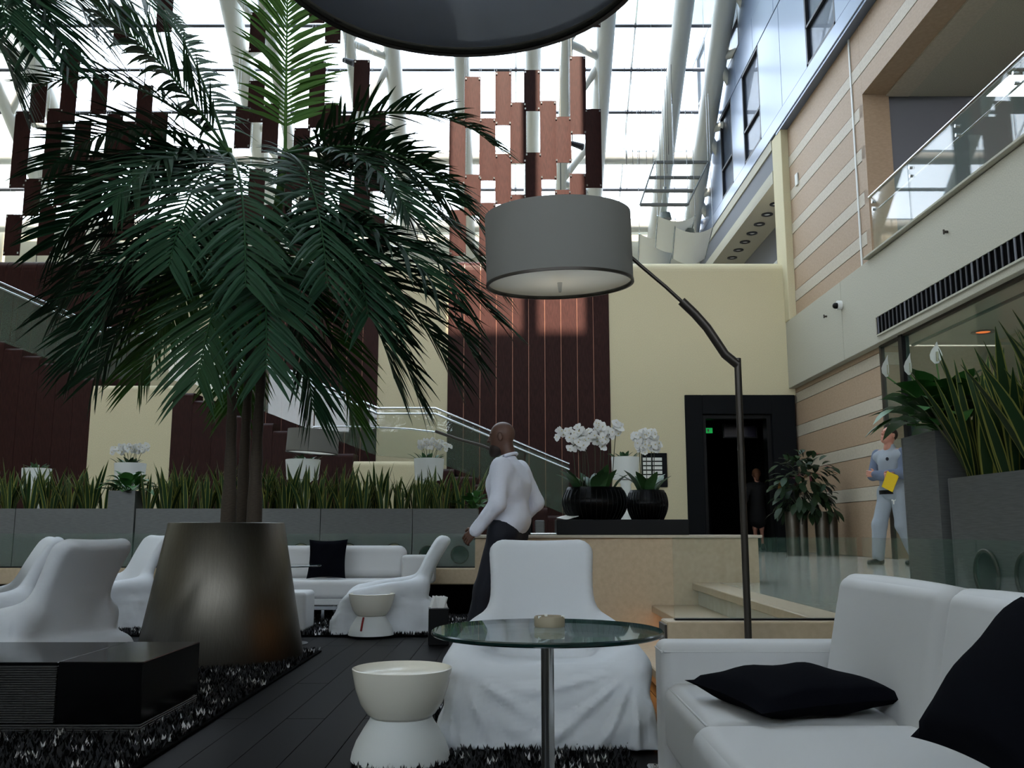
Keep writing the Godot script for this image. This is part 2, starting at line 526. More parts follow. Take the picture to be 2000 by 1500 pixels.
func build_steps() -> void:
	var s := thing("stone_steps", "low pale stone steps with warm strip lights under their edges", "steps", Vector3(0, 0, 0))
	var xs := [0.80, 1.12, 1.45]
	var ys := [0.178, 0.355, UPF]
	for i in 3:
		var x1: float = xs[i + 1] if i < 2 else 1.6
		part("tread", span(Vector3(xs[i], ys[i] - 0.055, -7.58), Vector3(x1 + 0.06, ys[i] + (0.001 if i == 2 else 0.0), -4.52), 0.006), M.stone, s)
		part("riser", span(Vector3(xs[i] + 0.09, 0.0, -7.58), Vector3(x1 + 0.06, ys[i] - 0.055, -4.52)), M.stone, s)
		part("led_strip", span(Vector3(xs[i] + 0.06, ys[i] - 0.068, -7.5), Vector3(xs[i] + 0.075, ys[i] - 0.057, -4.6)), M.led, s)
		var l := AreaLight3D.new()
		l.area_size = Vector2(0.02, 2.9)
		l.light_color = Color(1.0, 0.70, 0.40); l.light_energy = 0.25
		l.position = Vector3(xs[i] + 0.067, ys[i] - 0.07, -6.05)
		l.rotation.x = -PI / 2
		l.shadow_enabled = true
		s.add_child(l)

func build_back_wall() -> void:
	var w := struct("wall_back", "cream back wall with rolled top edge and vertical copper veneer bands")
	var top := 6.31
	part("plaster", ribbon(-15, 3.40, -18.0, 0.3, top, 0.4, 0.2), M.cream, w)
	part("plaster", ribbon(3.40, 5.60, -18.0, 3.576, top, 0.4, 0.2), M.cream, w)
	for g in [[-1.277, 10, 0.3217], [-5.77, 10, 0.3115], [-11.1, 13, 0.3038]]:
		for i in g[1]:
			part("veneer_band", ribbon(g[0] + i * g[2] + 0.004, g[0] + (i + 1) * g[2] - 0.004, -17.965, UPF, top + 0.03, 0.42, 0.22), M.copper, w)
			if i > 0:
				part("seam", span(Vector3(g[0] + i * g[2] - 0.004, UPF, -17.99), Vector3(g[0] + i * g[2] + 0.004, top - 0.2, -17.975)), M.seam, w)
	var s := struct("wall_far", "pale far wall under the sloping glass roof")
	part("plaster", span(Vector3(-15, 0.5, -26.6), Vector3(6.4, ROOF_Y - 0.15, -26.2)), M.fascia, s)
	for i in 15:
		part("joint", span(Vector3(-14 + i * 1.4, 5.5, -26.2), Vector3(-13.98 + i * 1.4, ROOF_Y - 0.2, -26.19)), M.mullion, s)

func build_portal() -> void:
	var d := struct("door_1", "tall dark portal with a corridor behind it")
	var z := -17.95
	part("frame", span(Vector3(3.40, UPF, z - 0.45), Vector3(3.74, 3.576, z), 0.008), M.portal, d)
	part("frame", span(Vector3(5.10, UPF, z - 0.45), Vector3(5.56, 3.576, z), 0.008), M.portal, d)
	part("frame", span(Vector3(3.74, 3.20, z - 0.45), Vector3(5.10, 3.576, z), 0.008), M.portal, d)
	part("inner_frame", span(Vector3(3.74, UPF, z - 0.4), Vector3(3.82, 3.2, z - 0.12)), M.black, d)
	part("inner_frame", span(Vector3(5.02, UPF, z - 0.4), Vector3(5.10, 3.2, z - 0.12)), M.black, d)
	part("inner_frame", span(Vector3(3.82, 3.12, z - 0.4), Vector3(5.02, 3.2, z - 0.12)), M.black, d)
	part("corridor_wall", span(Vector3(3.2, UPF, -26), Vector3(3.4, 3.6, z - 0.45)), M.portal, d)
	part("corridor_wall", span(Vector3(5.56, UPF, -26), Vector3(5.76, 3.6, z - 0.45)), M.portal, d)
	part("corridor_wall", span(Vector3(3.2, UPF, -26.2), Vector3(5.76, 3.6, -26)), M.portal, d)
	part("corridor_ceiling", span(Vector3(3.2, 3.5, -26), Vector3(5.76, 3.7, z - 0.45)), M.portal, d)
	for u in [1383.0, 1512.0]:
		var p := pz(u, 841, 19.2)
		var e := thing("exit_sign", "small green lit exit sign hanging in the dark doorway" + (" left of the lamp pole" if u < 1400 else " by the croton plant"), "sign", p)
		var bright: bool = u < 1400
		part("sign_box", bx(Vector3.ZERO, Vector3(0.18, 0.11, 0.03), 0.004), M.exit if bright else mat(Color(0.08, 0.25, 0.14), 0.4), e)
		var a := MB.new()
		a.prism(PackedVector2Array([Vector2(-0.012, -0.04), Vector2(-0.012, 0.0), Vector2(-0.035, 0.0), Vector2(0.0, 0.035), Vector2(0.035, 0.0), Vector2(0.012, 0.0), Vector2(0.012, -0.04)]), 0.016, 0.019)
		part("arrow", a, M.paper, e)
		part("hanger", bx(Vector3(0, 0.055 + (3.5 - p.y - 0.055) * 0.5, 0), Vector3(0.015, 3.5 - p.y - 0.055, 0.015)), M.black, e)
	var sp := pz(1445, 842, 19.0)
	var sc := thing("television", "dim dark television hung above the corridor in the portal", "screen", sp)
	part("housing", bx(Vector3.ZERO, Vector3(0.72, 0.3, 0.05), 0.006), M.black, sc)
	part("screen_face", bx(Vector3(0, 0, 0.027), Vector3(0.66, 0.24, 0.004)), mat(Color(0.10, 0.09, 0.14), 0.2), sc)
	part("bracket", bx(Vector3(0, 0.15 + (3.5 - sp.y - 0.15) * 0.5, -0.01), Vector3(0.05, 3.5 - sp.y - 0.15, 0.03)), M.black, sc)

func stone_courses(w: Node3D, x: float, z0: float, z1: float, y0: float, y1: float, pales: Array, thick: float) -> void:
	# tan stone with narrow pale courses; each course is a slab of its own, 12 mm joints
	var y := y0
	var cuts := []
	for p in pales:
		if p[0] > y0 - 0.01 and p[1] < y1 + 0.01:
			if p[0] - y > 0.03: cuts.append([y, p[0], false])
			cuts.append([p[0], p[1], true])
			y = p[1]
	if y1 - y > 0.03: cuts.append([y, y1, false])
	for c in cuts:
		part("pale_course" if c[2] else "tan_course", span(Vector3(x + (0.0 if c[2] else 0.004), c[0] + 0.004, z0), Vector3(x + thick, c[1] - 0.004, z1), 0.003), M.pale if c[2] else M.tan, w)
	part("backing", span(Vector3(x + 0.03, y0, z0 + 0.01), Vector3(x + thick - 0.01, y1, z1 - 0.01)), M.tan, w)

func build_right_side() -> void:
	var w := struct("wall_right", "tan stone wall with narrow pale courses")
	var P := [[1.40, 1.62], [2.09, 2.30], [2.75, 2.97], [3.42, 3.62], [5.40, 5.62], [6.05, 6.27], [6.78, 7.0], [7.47, 7.69], [8.18, 8.40]]
	stone_courses(w, 5.6, -18.4, -13.75, UPF, 3.8, P, 0.4)
	stone_courses(w, 5.6, -18.0, -13.85, 5.04, 9.05, P, 0.4)
	stone_courses(w, 5.6, -13.85, 7.0, 7.83, 9.05, P, 0.4)
	part("corner_pier", span(Vector3(5.46, 5.04, -18.35), Vector3(5.62, 9.03, -17.72), 0.01), M.cream, w)
	part("trim_strip", span(Vector3(5.585, 5.06, -14.27), Vector3(5.6, 9.0, -14.22)), M.white, w)
	part("wall_box", span(Vector3(5.57, 7.62, -17.3), Vector3(5.6, 7.86, -17.16), 0.004), M.white, w)
	var f := struct("trim_1", "pale balcony fascia beam along the right side")
	part("fascia_panel", span(Vector3(5.47, 3.71, -18.0), Vector3(5.9, 5.04, -14.92), 0.006), M.fascia, f)
	part("fascia_panel", span(Vector3(5.47, 3.71, -14.91), Vector3(5.9, 5.04, -8.2), 0.006), M.fascia, f)
	part("fascia_panel", span(Vector3(5.47, 3.71, -8.19), Vector3(5.9, 5.04, 7), 0.006), M.fascia, f)
	part("coping", span(Vector3(5.40, 5.055, -13.72), Vector3(5.75, 5.09, 7), 0.006), M.fascia, f)
	part("coping_bed", span(Vector3(5.52, 5.04, -13.7), Vector3(5.75, 5.055, 7)), M.fascia, f)
	part("balcony_slab", span(Vector3(5.9, 4.3, -18.0), Vector3(12, 5.0, 7)), M.fascia, f)
	part("soffit", span(Vector3(5.9, 3.73, -13.75), Vector3(12, 3.85, 7)), M.fascia, f)
	part("soffit_strip", span(Vector3(6.05, 3.70, -13.7), Vector3(6.09, 3.731, 7)), M.bronze, f)  # thin bronze strip along the soffit
	# long air grille in the fascia
	var a0 := px(1713, 640, 5.46)
	var v := thing("air_grille", "long dark slatted air grille set in the pale fascia", "vent", Vector3(5.465, a0.y + 0.02, 0))
	part("backing", span(Vector3(-0.004, -0.13, a0.z), Vector3(0.004, 0.13, 5)), M.gap, v)
	part("frame", span(Vector3(-0.02, 0.13, a0.z), Vector3(0.004, 0.155, 5)), M.fascia, v)
	part("frame", span(Vector3(-0.02, -0.155, a0.z), Vector3(0.004, -0.13, 5)), M.fascia, v)
	part("frame", span(Vector3(-0.02, -0.13, a0.z - 0.025), Vector3(0.004, 0.13, a0.z)), M.fascia, v)
	var slat := span(Vector3(-0.016, -0.13, 0), Vector3(-0.004, 0.13, 0.03)).mesh()
	for i in 60:
		part("slat", slat, M.grey_wall if i % 7 == 0 else M.mullion, v, Vector3(0, 0, a0.z + 0.05 + i * 0.135))
	# dome camera and two small fittings on the fascia
	var c0 := px(1643, 596, 5.47)
	var cam := thing("dome_camera", "small white dome security camera on the pale fascia", "camera", c0)
	var mb := MB.new()
	mb.tube([Vector3(0, 0, 0), Vector3(-0.07, 0, 0.0)], 0.075, 18)
	part("housing", mb, M.white, cam)
	mb = MB.new()
	mb.rbox(Vector3(-0.09, -0.01, 0.0), Vector3(0.11, 0.1, 0.1), 0.048)
	part("lens_dome", mb, M.black, cam)
	for q in [[1615, 618], [1851, 453]]:
		mb = MB.new()
		mb.tube([Vector3(0, 0, 0), Vector3(-0.05, 0, 0)], 0.018, 8)
		mb.tube([Vector3(-0.05, -0.03, 0), Vector3(-0.05, 0.03, 0)], 0.012, 8)
		solo("sprinkler_head", mb, M.bronze, "tiny sprinkler head on the pale fascia " + ("near the dome camera" if q[0] < 1700 else "above the air grille"), "sprinkler", px(q[0], q[1], 5.47))
	# balcony recess
	var b := struct("wall_balcony", "shaded balcony recess with dark end wall")
	part("jamb", span(Vector3(5.6, 5.0, -14.0), Vector3(6.02, 7.83, -13.83)), M.tan, b)
	part("end_wall", span(Vector3(6.02, 5.0, -14.0), Vector3(11.5, 7.83, -13.9)), M.grey_wall, b)
	part("back_wall", span(Vector3(11.3, 5.0, -14), Vector3(11.5, 7.9, 7)), M.grey_wall, b)
	part("balcony_ceiling", span(Vector3(5.98, 7.83, -14), Vector3(7.6, 8.0, 7)), M.fascia, b)
	part("brown_ceiling", span(Vector3(7.6, 8.25, -14), Vector3(11.5, 8.4, 7)), M.copper, b)  # inner ceiling in the dark brown veneer colour
	part("ceiling_step", span(Vector3(7.55, 7.83, -14), Vector3(7.62, 8.4, 7)), M.fascia, b)
	part("ceiling_band", span(Vector3(5.98, 7.80, -13.85), Vector3(6.35, 7.831, 7)), M.pale, b)
	var lv := thing("copper_louvre", "warm lit copper louvre in the dark balcony ceiling", "ceiling light", Vector3(8.35, 8.2, -11.6))
	part("lit_panel", bx(Vector3(0, 0.03, 0), Vector3(1.3, 0.02, 1.2)), M.warm, lv)
	for i in 6:
		part("fin", bx(Vector3(-0.55 + i * 0.22, -0.03, 0), Vector3(0.04, 0.1, 1.2)), M.copper, lv)
	part("frame", bx(Vector3(0, -0.03, 0.61), Vector3(1.34, 0.1, 0.03)), M.seam, lv)
	part("frame", bx(Vector3(0, -0.03, -0.61), Vector3(1.34, 0.1, 0.03)), M.seam, lv)
	var li := OmniLight3D.new()
	li.light_color = Color(1, 0.5, 0.22); li.light_energy = 0.5; li.light_size = 0.3; li.omni_range = 30; li.shadow_enabled = true
	li.position = Vector3(0, -0.14, 0)
	lv.add_child(li)
	var g := thing("balcony_railing", "glass balcony railing with slim metal handrail over the fascia", "railing", Vector3(5.5, 5.08, 0))
	var zz := -13.5
	while zz < 6.0:
		part("glass_panel", span(Vector3(-0.008, 0.0, zz + 0.012), Vector3(0.008, 0.90, zz + 1.32)), M.glass, g)
		for yy in [0.68, 0.8]:
			var cl := MB.new()
			cl.tube([Vector3(-0.03, yy, zz + 0.09), Vector3(0.03, yy, zz + 0.09)], 0.022, 8)
			part("glass_clamp", cl, M.chrome, g)
		zz += 1.332
	mb = MB.new()
	mb.tube([Vector3(0, 0.92, -13.55), Vector3(0, 0.92, 6)], 0.028, 10)
	part("handrail", mb, M.chrome, g)
	mb = MB.new()
	mb.tube([Vector3(0.12, 0.74, -13.5), Vector3(0.12, 0.74, 6)], 0.014, 8)
	part("inner_rail", mb, M.chrome, g)
	# glazed shop front below the balcony
	var s := struct("window_1", "glazed shop front with beige room behind it")
	part("post", span(Vector3(5.58, UPF, -13.76), Vector3(5.64, 3.73, -13.70)), M.bronze, s)
	part("post", span(Vector3(5.55, UPF, -13.0), Vector3(5.66, 3.73, -12.88)), M.black, s)
	part("post", span(Vector3(5.55, UPF, -9.6), Vector3(5.66, 3.73, -9.5)), M.black, s)
	part("glass_pane", span(Vector3(5.605, UPF, -13.70), Vector3(5.617, 3.72, -13.0)), M.glass, s)
	part("glass_pane", span(Vector3(5.605, UPF, -12.88), Vector3(5.617, 3.72, -9.6)), M.glass, s)
	part("head_rail", span(Vector3(5.57, 3.68, -13.7), Vector3(5.65, 3.73, 6)), M.bronze, s)
	part("room_end_wall", span(Vector3(5.7, UPF, -14.4), Vector3(10.6, 3.8, -14.2)), M.tan, s)
	part("room_pier", span(Vector3(7.6, UPF, -14.2), Vector3(10.4, 3.8, -13.4)), M.tan, s)
	part("room_back_wall", span(Vector3(10.4, UPF, -14.4), Vector3(10.6, 3.8, 7)), M.tan, s)
	part("ceiling_band", span(Vector3(7.2, 3.70, -13.4), Vector3(10.4, 3.731, 7)), M.stone, s)
	for q in [[1920, 648], [2065, 610]]:
		var p := py(q[0], q[1], 3.72)
		var dl := thing("downlight", "round recessed downlight glowing orange in the soffit " + ("above the peace lily" if q[0] < 2000 else "over the walkway"), "light", p)
		mb = MB.new()
		mb.lathe([[0.16, 0.0], [0.16, -0.012], [0.10, -0.012], [0.09, 0.0]], 24)
		part("ring", mb, M.seam, dl)
		mb = MB.new()
		mb.lathe([[0.0, -0.004], [0.095, -0.004]], 24)
		part("lamp_face", mb, M.warm, dl)
		var sp := SpotLight3D.new()
		sp.light_color = Color(1, 0.72, 0.45); sp.light_energy = 1.6; sp.spot_angle = 60; sp.spot_range = 20; sp.light_size = 0.08; sp.shadow_enabled = true
		sp.rotation.x = -PI / 2; sp.position.y = -0.03
		dl.add_child(sp)

func build_facade() -> void:
	var f := struct("wall_facade", "blue grey metal clad upper storeys with tall windows")
	var x := 5.45
	part("core", span(Vector3(x + 0.06, 9.05, -26), Vector3(x + 0.5, 19, 7)), M.clad, f)
	part("sill_band", span(Vector3(x - 0.02, 9.05, -26), Vector3(x + 0.6, 9.36, 7), 0.01), M.clad, f)
	var win := {0: [[-22.8, -21.6], [-20.5, -19.05], [-15.9, -14.4], [-12.8, -11.4]], 1: [[-25.4, -24.2], [-22.6, -20.6], [-18.4, -16.4], [-14.4, -12.4]]}
	var rows := [[9.38, 11.6], [12.45, 14.7]]
	for r in 2:
		var y0: float = rows[r][0]; var y1: float = rows[r][1]
		var z := -26.0
		for q in win[r] + [[7.0, 7.0]]:
			# cladding panels between windows, about 1.5 m wide
			var n: int = maxi(1, int(round((q[0] - z) / 1.5)))
			for i in n:
				part("metal_panel", span(Vector3(x, y0 + 0.006, z + (q[0] - z) * i / n + 0.008), Vector3(x + 0.05, y1 - 0.006, z + (q[0] - z) * (i + 1) / n - 0.008), 0.004), M.clad, f)
			if q[1] > q[0]:
				part("window_glass", span(Vector3(x + 0.045, y0, q[0]), Vector3(x + 0.055, y1, q[1])), M.dark_glass, f)
				for e in [[y0, y0 + 0.06, q[0], q[1]], [y1 - 0.06, y1, q[0], q[1]], [y0, y1, q[0], q[0] + 0.06], [y0, y1, q[1] - 0.06, q[1]], [y0 + 0.75, y0 + 0.8, q[0], q[1]]]:
					part("window_frame", span(Vector3(x + 0.0, e[0], e[2]), Vector3(x + 0.06, e[1], e[3])), M.mullion, f)
			z = q[1]
		if r == 0:
			for i in 20:
				part("metal_panel", span(Vector3(x - 0.01, y1 + 0.005, -26 + i * 1.65 + 0.008), Vector3(x + 0.05, 12.44, -26 + (i + 1) * 1.65 - 0.008), 0.004), M.clad, f)
	for i in 20:
		part("metal_panel", span(Vector3(x - 0.01, 14.71, -26 + i * 1.65 + 0.008), Vector3(x + 0.05, 18, -26 + (i + 1) * 1.65 - 0.008), 0.004), M.clad, f)
	part("soffit", span(Vector3(x, 9.0, -18), Vector3(6.0, 9.05, 7)), M.clad, f)
	# the gallery that runs on behind the cream back wall
	var g := struct("wall_gallery", "grey gallery wall with a lit soffit behind the cream wall")
	part("light_band", span(Vector3(x, 8.83, -26), Vector3(5.9, 9.05, -18.36)), M.fascia, g)
	part("grey_band", span(Vector3(x + 0.03, 8.37, -26), Vector3(5.9, 8.83, -18.36)), M.grey_wall, g)
	part("white_band", span(Vector3(x, 8.15, -26), Vector3(5.9, 8.37, -18.36)), M.fascia, g)
	part("soffit", span(Vector3(x, 8.10, -26), Vector3(6.3, 8.16, -18.36)), M.fascia, g)
	part("grey_wall", span(Vector3(6.3, 0.5, -26), Vector3(6.5, 8.2, -18.36)), M.grey_wall, g)
	part("gallery_edge", span(Vector3(5.62, 0.5, -26), Vector3(6.3, 6.0, -18.4)), M.grey_wall, g)
	for i in 10:
		var dl := thing("soffit_downlight", "small round dark downlight in the gallery soffit behind the wall", "light", Vector3(5.85, 8.1, -18.9 - i * 0.68), 0.0, "row of gallery downlights")
		var mb := MB.new()
		mb.lathe([[0.13, 0.0], [0.13, -0.02], [0.075, -0.025], [0.07, 0.0]], 20)
		part("ring", mb, M.mullion, dl)
		mb = MB.new()
		mb.lathe([[0.0, -0.006], [0.072, -0.006]], 16)
		part("lamp_face", mb, M.white, dl)
	var pic := thing("framed_sign", "small pale framed sign on the grey gallery wall", "sign", Vector3(6.27, 6.75, -21.4))
	part("frame", bx(Vector3.ZERO, Vector3(0.04, 1.0, 0.8), 0.01), M.white, pic)
	part("print", bx(Vector3(-0.022, 0, 0), Vector3(0.004, 0.72, 0.5)), M.ash, pic)

func build_roof() -> void:
	var g := struct("window_2", "sloping glass roof with dark glazing bars")
	var vs := [434.0, 370.0, 297.0, 219.0, 136.0, 50.0]
	var zs := []
	for v in vs:
		zs.append(roof_at(1000, v).z)
	var dz: float = zs[5] - zs[4]
	while zs[-1] + dz < -16.9:
		zs.append(zs[-1] + dz)
	zs.append(-16.9)
	var ang := atan(ROOF_S)
	for i in zs.size() - 1:
		var z0: float = zs[i]; var z1: float = zs[i + 1]
		var mid := Vector3(0, (roof_y(z0) + roof_y(z1)) * 0.5, (z0 + z1) * 0.5)
		var L: float = (z1 - z0) / cos(ang)
		for k in 7:
			var m := MB.new()
			m.box(Vector3.ZERO, Vector3(2.9, 0.02, L - 0.1), Basis(Vector3.RIGHT, -ang))
			part("glass_pane", m, M.frit if i == 5 else M.sky_glass, g, mid + Vector3(-13.4 + k * 3.0, 0, 0))
		var b := MB.new()
		b.box(Vector3.ZERO, Vector3(20.9, 0.09, 0.07), Basis(Vector3.RIGHT, -ang))
		part("glazing_bar", b, M.mullion, g, Vector3(-4.4, roof_y(z0), z0))
	for k in 8:
		var b := MB.new()
		b.tube([Vector3(-14.9 + k * 3.0, ROOF_Y + 0.08, ROOF_Z), Vector3(-14.9 + k * 3.0, roof_y(-16.9) + 0.08, -16.9)], 0.03, 6)
		part("glazing_rib", b, M.white, g)
	# tubular trusses under the glass
	var defs := [[100, 0.24, -1], [490, 0.24, 1], [775, 0.22, -1], [905, 0.2, 0], [1040, 0.2, 0], [1172, 0.24, -1], [1312, 0.24, 0], [1386, 0.26, 1]]
	for d in defs:
		var p := roof_at(d[0], 200, 0.7)
		var t := struct("roof_truss", "white tubular roof truss")
		t.set_meta("category", "truss"); t.set_meta("label", "white tubular steel truss under the sloping glass roof"); t.set_meta("group", "white roof trusses"); t.remove_meta("kind")
		var top := Vector3(p.x, roof_y(-16.9) - 0.7, -16.9)
		var bot := Vector3(p.x, ROOF_Y - 0.95, -26.18)
		var m := MB.new()
		m.tube([bot, top], d[1], 16)
		part("chord", m, M.truss, t)
		if d[2] != 0:
			var off := Vector3(0.95 * d[2], -0.75, 0.0)
			m = MB.new()
			m.tube([bot + Vector3(off.x, -0.4, 0), top + off], d[1] * 0.62, 12)
			part("chord", m, M.truss, t)
			for i in 6:
				m = MB.new()
				m.tube([bot.lerp(top, i / 6.0), (bot + Vector3(off.x, -0.4, 0)).lerp(top + off, (i + 0.5) / 6.0)], d[1] * 0.42, 10)
				m.tube([(bot + Vector3(off.x, -0.4, 0)).lerp(top + off, (i + 0.5) / 6.0), bot.lerp(top, (i + 1.0) / 6.0)], d[1] * 0.42, 10)
				part("web", m, M.truss, t)
	for q in [[307, 0.2], [440, 0.2]]:
		var p := roof_at(1000, q[0], 0.55)
		var m := MB.new()
		m.tube([Vector3(-14.9, p.y, p.z), Vector3(5.4, p.y, p.z)], q[1], 14)
		solo("purlin_tube", m, M.truss, "long horizontal white tube under the glass roof " + ("at its lowest edge" if q[0] > 400 else "halfway up the view"), "tube")
	# unseen roof added to block the sun, with one slot for the wall patch
	var c := struct("ceiling", "unseen pale roof added to shape the sun and sky light")
	var y := roof_y(-16.9)
	var sk := [-1.26, 1.45, -16.6, -7.45]
	part("sun_block_slab", span(Vector3(-15.2, y, -17.0), Vector3(-9.0, y + 0.4, sk[3])), M.truss, c)
	part("sun_block_slab", span(Vector3(-1.8, y, -17.0), Vector3(sk[0], y + 0.4, sk[3])), M.truss, c)
	part("sun_block_slab", span(Vector3(sk[1], y, -17.0), Vector3(1.8, y + 0.4, sk[3])), M.truss, c)
	part("sun_block_slab", span(Vector3(1.8, y, -17.0), Vector3(6.0, y + 0.4, sk[3])), M.truss, c)
	for q in [[-9.0, -5.4], [-5.4, -1.8]]:  # frosted bays added to brighten the back wall and stairs
		for j in 3:
			var z0: float = -17.0 + j * (sk[3] + 17.0) / 3.0
			part("added_frosted_pane", span(Vector3(q[0], y + 0.2, z0), Vector3(q[1] + 0.01, y + 0.22, z0 + (sk[3] + 17.0) / 3.0 + 0.01)), M.fill_laylight, c)
			part("roof_beam", span(Vector3(q[0], y - 0.1, z0), Vector3(q[1], y + 0.4, z0 + 0.12)), M.truss, c)
			part("roof_beam", span(Vector3(q[0], y - 0.1, z0 + 0.12), Vector3(q[0] + 0.12, y + 0.4, z0 + (sk[3] + 17.0) / 3.0)), M.truss, c)
	part("sun_block_slab", span(Vector3(-15.2, y, sk[3]), Vector3(-9.0, y + 0.4, 8.2)), M.truss, c)
	part("sun_block_slab", span(Vector3(1.8, y, sk[3]), Vector3(6.0, y + 0.4, 8.2)), M.truss, c)
	part("sun_block_slab", span(Vector3(-9.0, y, 5.2), Vector3(1.8, y + 0.4, 8.2)), M.truss, c)
	# frosted bays, out of view, added to brighten the lounge from above
	for i in 4:
		for j in 4:
			var x0 := -9.0 + i * 2.7; var z0: float = sk[3] + j * (5.2 - sk[3]) / 4.0
			part("added_frosted_pane", span(Vector3(x0 + 0.12, y + 0.2, z0 + 0.12), Vector3(x0 + 2.71, y + 0.22, z0 + (5.2 - sk[3]) / 4.0 + 0.01)), M.fill_laylight, c)
			part("roof_beam", span(Vector3(x0, y - 0.1, z0), Vector3(x0 + 2.7, y + 0.4, z0 + 0.12)), M.truss, c)
			part("roof_beam", span(Vector3(x0, y - 0.1, z0 + 0.12), Vector3(x0 + 0.12, y + 0.4, z0 + (5.2 - sk[3]) / 4.0)), M.truss, c)
	part("sun_block_slab", span(Vector3(sk[0], y, -17.0), Vector3(sk[1], y + 0.4, sk[2])), M.truss, c)
	part("sun_slot_pane", span(Vector3(sk[0], y + 0.2, sk[2]), Vector3(sk[1], y + 0.22, sk[3])), M.sky_glass, c)  # clear slot placed so the sun lands on the copper wall
	part("sun_slot_bar", span(Vector3(0.20, y, sk[2]), Vector3(0.52, y + 0.4, sk[3])), M.truss, c)  # bar added to cut a dark stripe into the sun patch
	# left side: plain wall; behind: wall with openings added for fill light
	var l := struct("wall_left", "plain pale left wall")
	part("plaster", span(Vector3(-15.4, -0.3, -26.6), Vector3(-15, y + 0.4, 8.4)), M.fascia, l)
	var bk := struct("wall_front", "plain wall behind the lounge with openings added for fill light")
	part("lower_wall", span(Vector3(-15.4, -0.3, 8.0), Vector3(12, 5.0, 8.4)), M.fascia, bk)
	part("upper_wall", span(Vector3(-15.4, 11.5, 8.0), Vector3(12, y + 0.4, 8.4)), M.fascia, bk)
	for i in 6:
		part("pier", span(Vector3(-15.4 + i * 4.3, 5.0, 8.0), Vector3(-14.6 + i * 4.3, 11.5, 8.4)), M.fascia, bk)
	part("added_sun_canopy", span(Vector3(-15.4, 11.5, 8.4), Vector3(12, 11.8, 17.5)), M.fascia, bk)  # unseen canopy added to keep direct sun out of the openings

func build_panels() -> void:
	# staggered veneer panels hung above the copper bands, in the plane of the wall
	var left := [[25, 419, 499], [40, 218, 367], [74, 164, 240], [62, 349, 422], [103, 212, 355], [90, 402, 499], [134, 128, 243], [123, 306, 402], [160, 237, 321], [150, 416, 498], [194, 145, 223], [184, 306, 416], [220, 223, 352], [212, 436, 498], [250, 237, 321], [246, 400, 470], [281, 167, 268], [276, 330, 420], [309, 220, 338], [238, 12, 88], [322, -20, 63], [142, 96, 128], [306, 430, 498]]
	var mid := [[503, 24, 102], [500, 158, 239], [474, 208, 290], [528, 203, 298], [650, 45, 85], [619, 0, 45], [619, 120, 250], [647, 201, 330], [706, 117, 217], [736, 217, 374], [677, 225, 326], [582, 440, 500], [642, 440, 500], [735, 421, 500], [556, 300, 420], [588, 250, 380], [618, 330, 440], [707, 300, 430], [500, 330, 450], [470, 380, 498], [530, 400, 498], [677, 380, 480]]
	var right := [[893, 229, 362], [894, 410, 500], [923, 150, 250], [923, 341, 421], [952, 231, 353], [952, 396, 500], [983, 140, 245], [983, 301, 399], [1012, 200, 319], [1039, 137, 217], [1042, 298, 400], [1071, 197, 351], [1100, 228, 318], [1100, 371, 470], [1129, 110, 263], [1129, 339, 470], [1159, 213, 367], [1157, -30, 53], [1068, 40, 78], [1012, 380, 470], [1160, 420, 500]]
	var defs := [[left, "dark copper veneer panel hung over the stair left of the palm", "veneer panels left of the palm"], [mid, "dark copper veneer panel hung behind the palm crown", "veneer panels behind the palm"], [right, "copper veneer panel hung above the grey drum lamp", "veneer panels above the drum lamp"]]
	for g in defs:
		for q in g[0]:
			var a := pz(q[0], q[1], 18.1)
			var b := pz(q[0], q[2], 18.1)
			var x := pz(q[0], (q[1] + q[2]) * 0.5, 18.1).x
			var h := a.y - b.y
			# slightly bowed sheet
			var poly := PackedVector2Array()
			for i in 9:
				var s := -0.168 + 0.336 * i / 8.0
				poly.append(Vector2(s, 0.009 * (1.0 - pow(s / 0.168, 2.0))))
			for i in 9:
				var s := 0.168 - 0.336 * i / 8.0
				poly.append(Vector2(s, 0.009 * (1.0 - pow(s / 0.168, 2.0)) - 0.012))
			var m := MB.new()
			m.prism(poly, 0, h, Transform3D(Basis(Vector3(1, 0, 0), Vector3(0, 0, 1), Vector3(0, 1, 0)), Vector3.ZERO))
			var t := thing("veneer_panel", g[1], "panel", Vector3(x, b.y, -18.1), 0.0, g[2])
			part("sheet", m, M.copper, t)
			m = MB.new()
			for sx in [-0.14, 0.14]:
				m.tube([Vector3(sx, 0, -0.01), Vector3(sx, roof_y(-18.1) - b.y, -0.01)], 0.003, 4)
			part("cable", m, M.chrome, t)
			m = MB.new()
			for sx in [-0.14, 0.14]:
				for yy in [0.05, h - 0.05]:
					m.box(Vector3(sx, yy, 0.012), Vector3(0.03, 0.04, 0.02))
			part("clip", m, M.chrome, t)

